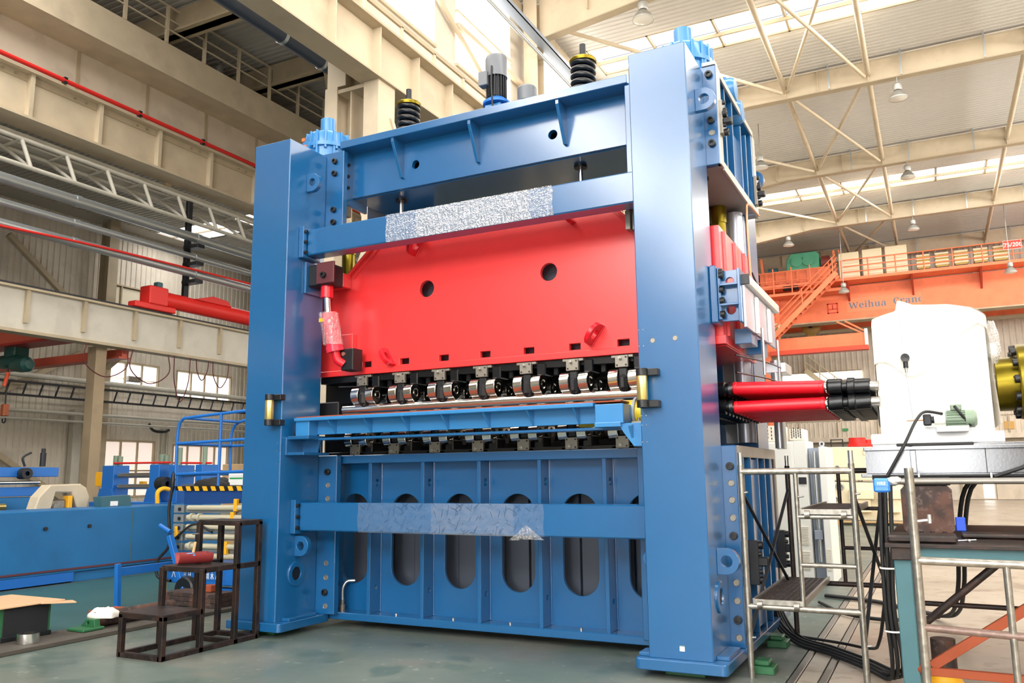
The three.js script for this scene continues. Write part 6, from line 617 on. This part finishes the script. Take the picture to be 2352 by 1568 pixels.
{ const t = base('pipe_rack', 'grey cable tray truss with pipe running along the far left wall', 'rack', [-29.3, 5.2, -20]); parts(t, 'pipe', [cyl([-28.85, 5.45, 10], [-28.85, 5.2, -51], 0.1, 12), cyl([-28.85, 4.1, 10], [-28.85, 4.0, -51], 0.07, 10), cyl([-28.85, 3.82, 10], [-28.85, 3.7, -51], 0.05, 10)], m.greyGirder); parts(t, 'chord', [bx(-29.0, -28.85, 5.05, 5.12, -51, 10, 0), bx(-29.0, -28.85, 4.58, 4.65, -51, 10, 0)], m.dark); for (let z = -34; z < -14; z += 0.62) part(t, 'web_bar', bar([-28.9, 5.05, z], [-28.9, 4.65, z + 0.12], 0.05, 0.05), m.dark); part(t, 'tray_box', [bx(-28.95, -28.75, 5.5, 5.72, -23.2, -22.6, 0.02)], m.galv); }
for (const [a, b, l] of [[[-29.6, 6.5, -21.0], [-29.6, 3.9, -16.6], 'diagonal wall brace left of the window column, upper'], [[-29.6, 3.3, -16.8], [-29.6, 0.5, -21.3], 'diagonal wall brace left of the window column, lower'], [[-29.6, 10.5, -17.8], [-29.6, 8.4, -20.5], 'diagonal wall brace above the low runway girder at left']]) thing('wall_brace', l, 'brace', [-29.6, (a[1] + b[1]) / 2, (a[2] + b[2]) / 2], [bar(a, b, 0.22, 0.2)], m.creamDark);
thing('wall_duct', 'grey vertical duct on the wall left of the window column', 'duct', [-29.8, 2, -21.1], [bx(-29.9, -29.6, 0, 4.3, -21.3, -20.95, 0.01)], m.greyGirder); { const t = base('wall_pipes', 'pair of thin vertical pipes between the lower left windows', 'pipe', [-29.8, 2, -25.6]); for (const z of [-25.35, -25.6]) part(t, 'pipe', cyl([-29.88, 0, z], [-29.88, 3.9, z], 0.04, 8), m.greyGirder); part(t, 'elbow_pipe', tube([[-29.8, 3.7, -25.6], [-29.6, 3.6, -25.2], [-29.6, 3.65, -24.6], [-29.6, 3.9, -24.4]], 0.06, 20, 8), m.dark); }
// ---------------------------------------------------------------- far end: orange crane, jib, wall fittings
{ const t = base('overhead_crane', 'orange double-girder overhead crane spanning the far end of the hall', 'crane', [0, 9.6, -48.5]); const z = -47;
  part(t, 'front_girder', [bx(-7.6, 14.5, 9.62, 11.45, z - 0.6, z, 0.02)], m.orange); part(t, 'front_flange', bx(-7.6, 14.5, 9.55, 9.62, z - 0.75, z + 0.12, 0), m.creamDark); part(t, 'rear_girder', [bx(-7.6, 14.5, 9.62, 11.45, z - 3.6, z - 3, 0.02)], m.orange); part(t, 'rear_flange', bx(-7.6, 14.5, 9.55, 9.62, z - 3.75, z - 2.85, 0), m.creamDark);
  part(t, 'walkway', [plate([[-8, 11.12], [14.8, 12.35 + 0.0], [14.8, 12.2], [-8, 10.97]].map(([x, y]) => [x, y - 0.0 * x]), null, 'z', z - 0.05, z + 1.2, 0)].map((g) => bx(-8, 14.8, 11.5, 11.66, z - 0.1, z + 1.2, 0.01)), m.orange); part(t, 'end_carriage', bx(-8.4, -7.6, 9.76, 10.6, z - 4.4, z + 0.8, 0.02), m.orange); part(t, 'end_carriage', bx(14.2, 14.8, 9.76, 10.6, z - 4.4, z + 0.8, 0.02), m.orange);
  for (let x = -3.4; x < 14; x += 3.1) part(t, 'bracket', plate([[z + 0.03, 11.5], [z + 1.1, 11.5], [z + 0.03, 10.6]].map(([a, b]) => [a, b]), null, 'x', x - 0.05, x + 0.05), M(0xa83a24, 0.5));
  for (const y of [11.95, 12.25, 12.6]) part(t, 'railing', cyl([-3.6, y, z + 1.15], [14.5, y, z + 1.15], 0.03, 8), m.orange); for (let x = -3.6; x < 14.4; x += 1.3) part(t, 'railing_post', cyl([x, 11.66, z + 1.15], [x, 12.6, z + 1.15], 0.03, 8), m.orange);
  // trolley end at left
  part(t, 'trolley_frame', [bx(-7.9, -4.2, 11.66, 12.5, z - 3.2, z + 0.6, 0.02)], m.orange); for (let k = 0; k < 6; k++) part(t, 'trolley_stiffener', bx(-7.6 + k * 0.55, -7.45 + k * 0.55, 11.8, 12.45, z + 0.6, z + 0.7, 0.01), m.orange); part(t, 'trolley_deck', bx(-8, -3.6, 10.95, 11.1, z + 0.6, z + 1.5, 0.01), m.orange); for (const y of [11.4, 11.8, 12.3]) part(t, 'deck_railing', cyl([-8, y, z + 1.45], [-4.2, y, z + 1.45], 0.03, 8), m.orange); for (let k = 0; k < 5; k++) part(t, 'deck_post', cyl([-8 + k * 0.95, 11.1, z + 1.45], [-8 + k * 0.95, 12.5, z + 1.45], 0.035, 8), m.orange); for (const x of [-7.7, -3.9]) part(t, 'mast', bar([x, 11.8, z + 0.4], [x - 0.1, 13.4, z + 0.4], 0.12, 0.12), m.orange); part(t, 'mast', bar([-3.2, 11.8, z + 0.4], [-3.75, 13.4, z + 0.4], 0.08, 0.08), m.orange);
  part(t, 'hoist_gearbox', [plate([[-6.5, 12.5], [-4.75, 12.5], [-4.75, 13.35], [-4.9, 13.5], [-6.2, 13.5], [-6.45, 13.2]], null, 'z', z - 0.9, z + 0.4, 0.05), ...[-5.9, -5.3].map((x) => cyl([x, 13.0, z + 0.4], [x, 13.0, z + 0.5], 0.3, 18))], m.green); part(t, 'brake', [lathe([[-0.3, 0.1], [-0.3, 0.35], [0.1, 0.35], [0.15, 0.1]], [-4.35, 12.9, z], 'x', 18)], M(0x8a4038, 0.5)); part(t, 'small_motor', [cyl([-7.5, 12.7, z], [-7.0, 12.7, z], 0.18, 14)], m.teal); part(t, 'travel_motor', [cyl([-6.6, 11.4, z + 1.2], [-5.8, 11.4, z + 1.2], 0.13, 14)], m.dark);
  // stair
  const S0 = [-7.3, 8.45, z + 1.6], S1 = [-3.75, 11.75, z + 1.6]; for (const d of [0, 0.7]) part(t, 'stair_stringer', bar([S0[0], S0[1], S0[2] + d], [S1[0], S1[1], S1[2] + d], 0.05, 0.26), m.orange); for (let k = 1; k < 14; k++) part(t, 'stair_tread', bx(S0[0] + k * 0.253 - 0.1, S0[0] + k * 0.253 + 0.12, S0[1] + k * 0.236 - 0.02, S0[1] + k * 0.236 + 0.02, z + 1.6, z + 2.3, 0), M(0xb8432a, 0.5)); for (const d of [0.35, 0.65, 0.95]) for (const q of [0, 0.7]) part(t, 'stair_rail', cyl([S0[0], S0[1] + d, S0[2] + q], [S1[0], S1[1] + d, S1[2] + q], 0.025, 8), m.orange); for (const k of [0.08, 0.5, 0.95]) part(t, 'stair_post', cyl([S0[0] + 3.55 * k, S0[1] + 3.3 * k, z + 2.3], [S0[0] + 3.55 * k, S0[1] + 3.3 * k + 1, z + 2.3], 0.03, 8), m.orange);
  part(t, 'cab', [bx(-8.2, -6.9, 8.3, 8.4, z - 0.5, z + 1.2, 0.01), bx(-8.2, -6.9, 9.45, 9.55, z - 0.5, z + 1.2, 0.01), ...[-8.15, -7.5, -6.95].map((x) => bx(x - 0.04, x + 0.04, 8.4, 9.45, z + 1.1, z + 1.2, 0))], m.boxCream); part(t, 'cab_link', [bx(-7.2, -7.0, 9.55, 11.0, z + 0.2, z + 0.4, 0)], m.orange);
  print(t, 'girder_lettering', 3.6, 0.75, [-1.75, 10.38, z + 0.004], 0, 1024, 213, (g, w, h) => { g.fillStyle = '#ff8a5e'; g.fillRect(0, 0, w, h); g.fillStyle = '#5b7488'; g.font = 'bold 136px serif'; g.fillText('Weihua', 20, 160); g.fillText('Crane', 640, 150); }); { const e = sub(t, 'girder_emblem'); const fr = (a, b, c, d) => part(e, 'emblem_stroke', bx(a, b, c, d, z, z + 0.008, 0), M(0xd8402e, 0.5)); fr(-4.55, -4.0, 10.52, 10.58); fr(-4.55, -4.0, 10.02, 10.08); fr(-4.55, -4.48, 10.02, 10.58); fr(-4.07, -4.0, 10.02, 10.58); fr(-4.3, -4.24, 10.25, 10.5); fr(-4.5, -4.05, 10.22, 10.28); }
  print(t, 'capacity_sign', 0.78, 0.46, [4.2, 12.4, z + 1.2], 0, 256, 150, (g, w, h) => { g.fillStyle = '#d5412f'; g.fillRect(0, 0, w, h); g.strokeStyle = '#f6d9d0'; g.lineWidth = 6; g.strokeRect(4, 4, w - 8, h - 8); g.fillStyle = '#fdf3ee'; g.font = 'bold 92px sans-serif'; g.fillText('75/20t', 8, 108, 240); }); }
for (const [x0, x1, y1, l] of [[-3.74, -2.73, 13.1, 'white crane control box, left of three on the crane walkway'], [-2.57, -1.62, 13.15, 'white crane control box, middle of three on the crane walkway'], [-1.47, -0.43, 13.17, 'white crane control box, right of three on the crane walkway']]) thing('control_box', l, 'box', [(x0 + x1) / 2, 11.66, -46.6], [bx(x0, x1, 11.665, y1, -47.0, -46.2, 0.03)], m.boxCream, 'white boxes on the crane walkway');
for (let k = 0; k < 5; k++) { const x = -0.03 + k * 0.86; const t = base('resistor_bank', `yellow-cream resistor bank on the crane walkway, ${['first', 'second', 'third', 'fourth', 'fifth'][k]} from the white boxes`, 'resistor', [x + 0.3, 11.66, -46.6], 'resistor banks on the crane walkway'); for (let j = 0; j < 4; j++) { part(t, 'resistor_tray', bx(x, x + 0.62, 11.9 + j * 0.18, 12.0 + j * 0.18, -46.9, -46.3, 0.01), m.boxCream); part(t, 'resistor_row', bx(x + 0.03, x + 0.59, 11.82 + j * 0.18, 11.9 + j * 0.18, -46.85, -46.35, 0), M(0xb9a14e, 0.6)); } part(t, 'foot', bx(x + 0.05, x + 0.57, 11.66, 11.82, -46.85, -46.35, 0), m.dark); }
{ const t = base('hook_block', 'ochre hook block with chevron hanging under the orange crane', 'hook', [-5.6, 9.2, -48.6]); const x = -5.62, z = -47.0 - 1.5; part(t, 'sheave_housing', [lathe([[-0.25, 0.1], [-0.25, 0.42], [-0.2, 0.5], [0.2, 0.5], [0.25, 0.42], [0.25, 0.1]], [x, 9.65, z], 'z', 26)], m.hook); part(t, 'chevron', [bar([x - 0.28, 9.85, z + 0.27], [x, 9.55, z + 0.27], 0.02, 0.1), bar([x + 0.28, 9.85, z + 0.27], [x, 9.55, z + 0.27], 0.02, 0.1)], m.dark); part(t, 'lower_block', bx(x - 0.22, x + 0.22, 8.75, 9.4, z - 0.2, z + 0.2, 0.02), m.hook); part(t, 'hook', (() => { const g = new THREE.TorusGeometry(0.2, 0.06, 10, 22, 4.4); g.rotateZ(2.6); g.translate(x + 0.02, 8.5, z); return g; })(), m.dark); for (const d of [-0.3, 0.3]) part(t, 'wire_rope', cyl([x + d, 9.7, z], [x + d, 12, z], 0.025, 6), m.dark); }
{ const t = base('jib_arm', 'low orange jib beam below the crane, ending beside the gearbox', 'jib', [-5.5, 8.2, -46]); const z = -45.4; part(t, 'girder', [bx(-7.75, -2.55, 7.95, 8.62, z - 0.3, z, 0.01)], m.orange); part(t, 'mast', bx(-7.75, -7.4, 0, 7.95, z - 0.3, z, 0.01), m.orange); part(t, 'flange', [bx(-7.38, -2.55, 7.72, 7.95, z - 0.35, z + 0.2, 0.01)], M(0xd94a30, 0.5)); part(t, 'tension_bar', [bar([-4.0, 9.3, z - 0.1], [-2.8, 8.6, z - 0.1], 0.08, 0.08), bar([-3.6, 9.3, z - 0.1], [-2.6, 8.65, z - 0.1], 0.08, 0.08)], m.orange); part(t, 'stop_plate', [bx(-2.7, -2.55, 7.9, 8.8, z - 0.2, z + 0.1, 0.01)], m.white); }
{ const t = base('balcony', 'cream balcony front with railing along the far end wall', 'balcony', [3, 3.2, -51.5]); part(t, 'floor_slab', bx(-9, 15, 3.25, 3.5, -51.9, -50.6, 0), m.panelWall); part(t, 'front_panel', [corrugated(-9, 15, 0.25, 0.02, 3.5, 4.35, (u, v, h) => [u, v, -50.65 + h])], m.panelWall); for (let x = -9; x < 15; x += 2.1) part(t, 'railing_post', cyl([x, 3.5, -50.6], [x, 4.5, -50.6], 0.03, 8), m.creamDark); part(t, 'handrail', cyl([-9, 4.45, -50.6], [15, 4.45, -50.6], 0.035, 8), m.creamDark); }
thing('exit_sign', 'small green exit sign on the balcony front, left', 'sign', [-4.4, 3.9, -50.6], [bx(-4.55, -4.25, 3.85, 4.0, -50.62, -50.58, 0)], M(0x3f9a5a, 0.5)); thing('warning_board', 'small red and yellow board on the balcony front, right', 'sign', [3.6, 3.9, -50.6], [bx(3.4, 3.85, 3.7, 4.1, -50.62, -50.58, 0)], M(0xc79a50, 0.5));
for (const [x, k] of [[1.2, 0], [5.2, 1], [-5.5, 2]]) { const d = struct('door_' + (2 + k), [bx(x - 0.08, x, 0, 2.2, -51.9, -51.8, 0), bx(x + 3.2, x + 3.28, 0, 2.2, -51.9, -51.8, 0), bx(x - 0.08, x + 3.28, 2.15, 2.25, -51.9, -51.8, 0)], m.creamDark); for (const q of [0, 1.6]) part(d, 'leaf', bx(x + q + 0.02, x + q + 1.58, 0.02, 2.15, -51.88, -51.82, 0.01), m.panelWall); part(d, 'handle', [bx(x + 1.5, x + 1.54, 0.95, 1.2, -51.82, -51.78, 0), bx(x + 1.66, x + 1.7, 0.95, 1.2, -51.82, -51.78, 0)], m.dark); if (k === 0) part(d, 'pane', bx(x + 1.0, x + 1.5, 0.1, 1.9, -51.82, -51.8, 0), m.winPane); }
{ const w = struct('window_30', [bx(-8.2, -3.4, 6.85, 6.92, -51.96, -51.86, 0), bx(-8.2, -3.4, 7.4, 7.47, -51.96, -51.86, 0)], m.creamDark); for (let k = 0; k < 3; k++) part(w, 'pane', bx(-8.15 + k * 1.6, -6.6 + k * 1.6, 6.92, 7.4, -51.93, -51.9, 0), m.winPane); }
for (const [z, x] of [[-46, -8.3], [-46, 14.6]]) thing('crane_rail_beam', x < 0 ? 'cream beam carrying the left end of the orange crane' : 'cream beam carrying the right end of the orange crane', 'beam', [x, 9.4, z], [bx(x - 0.25, x + 0.25, 9.4, 9.74, -51, -40, 0)], m.cream);
{ const t = base('inner_stair', 'cream stair rail climbing the far wall behind the drive shafts', 'stair', [-5, 5, -51.7]); part(t, 'stringer', bar([-6.5, 7.6, -51.85], [-3.0, 4.42, -51.85], 0.18, 0.3), m.boxCream); for (const d of [0.5, 1]) part(t, 'rail', cyl([-6.5, 7.6 + d, -51.8], [-3.2, 4.6 + d, -51.8], 0.03, 8), m.boxCream); for (let k = 0; k < 5; k++) part(t, 'post', cyl([-6.5 + k * 0.8, 7.6 - k * 0.727, -51.8], [-6.5 + k * 0.8, 8.6 - k * 0.727, -51.8], 0.03, 8), m.boxCream); }

renderer.render(scene, camera);
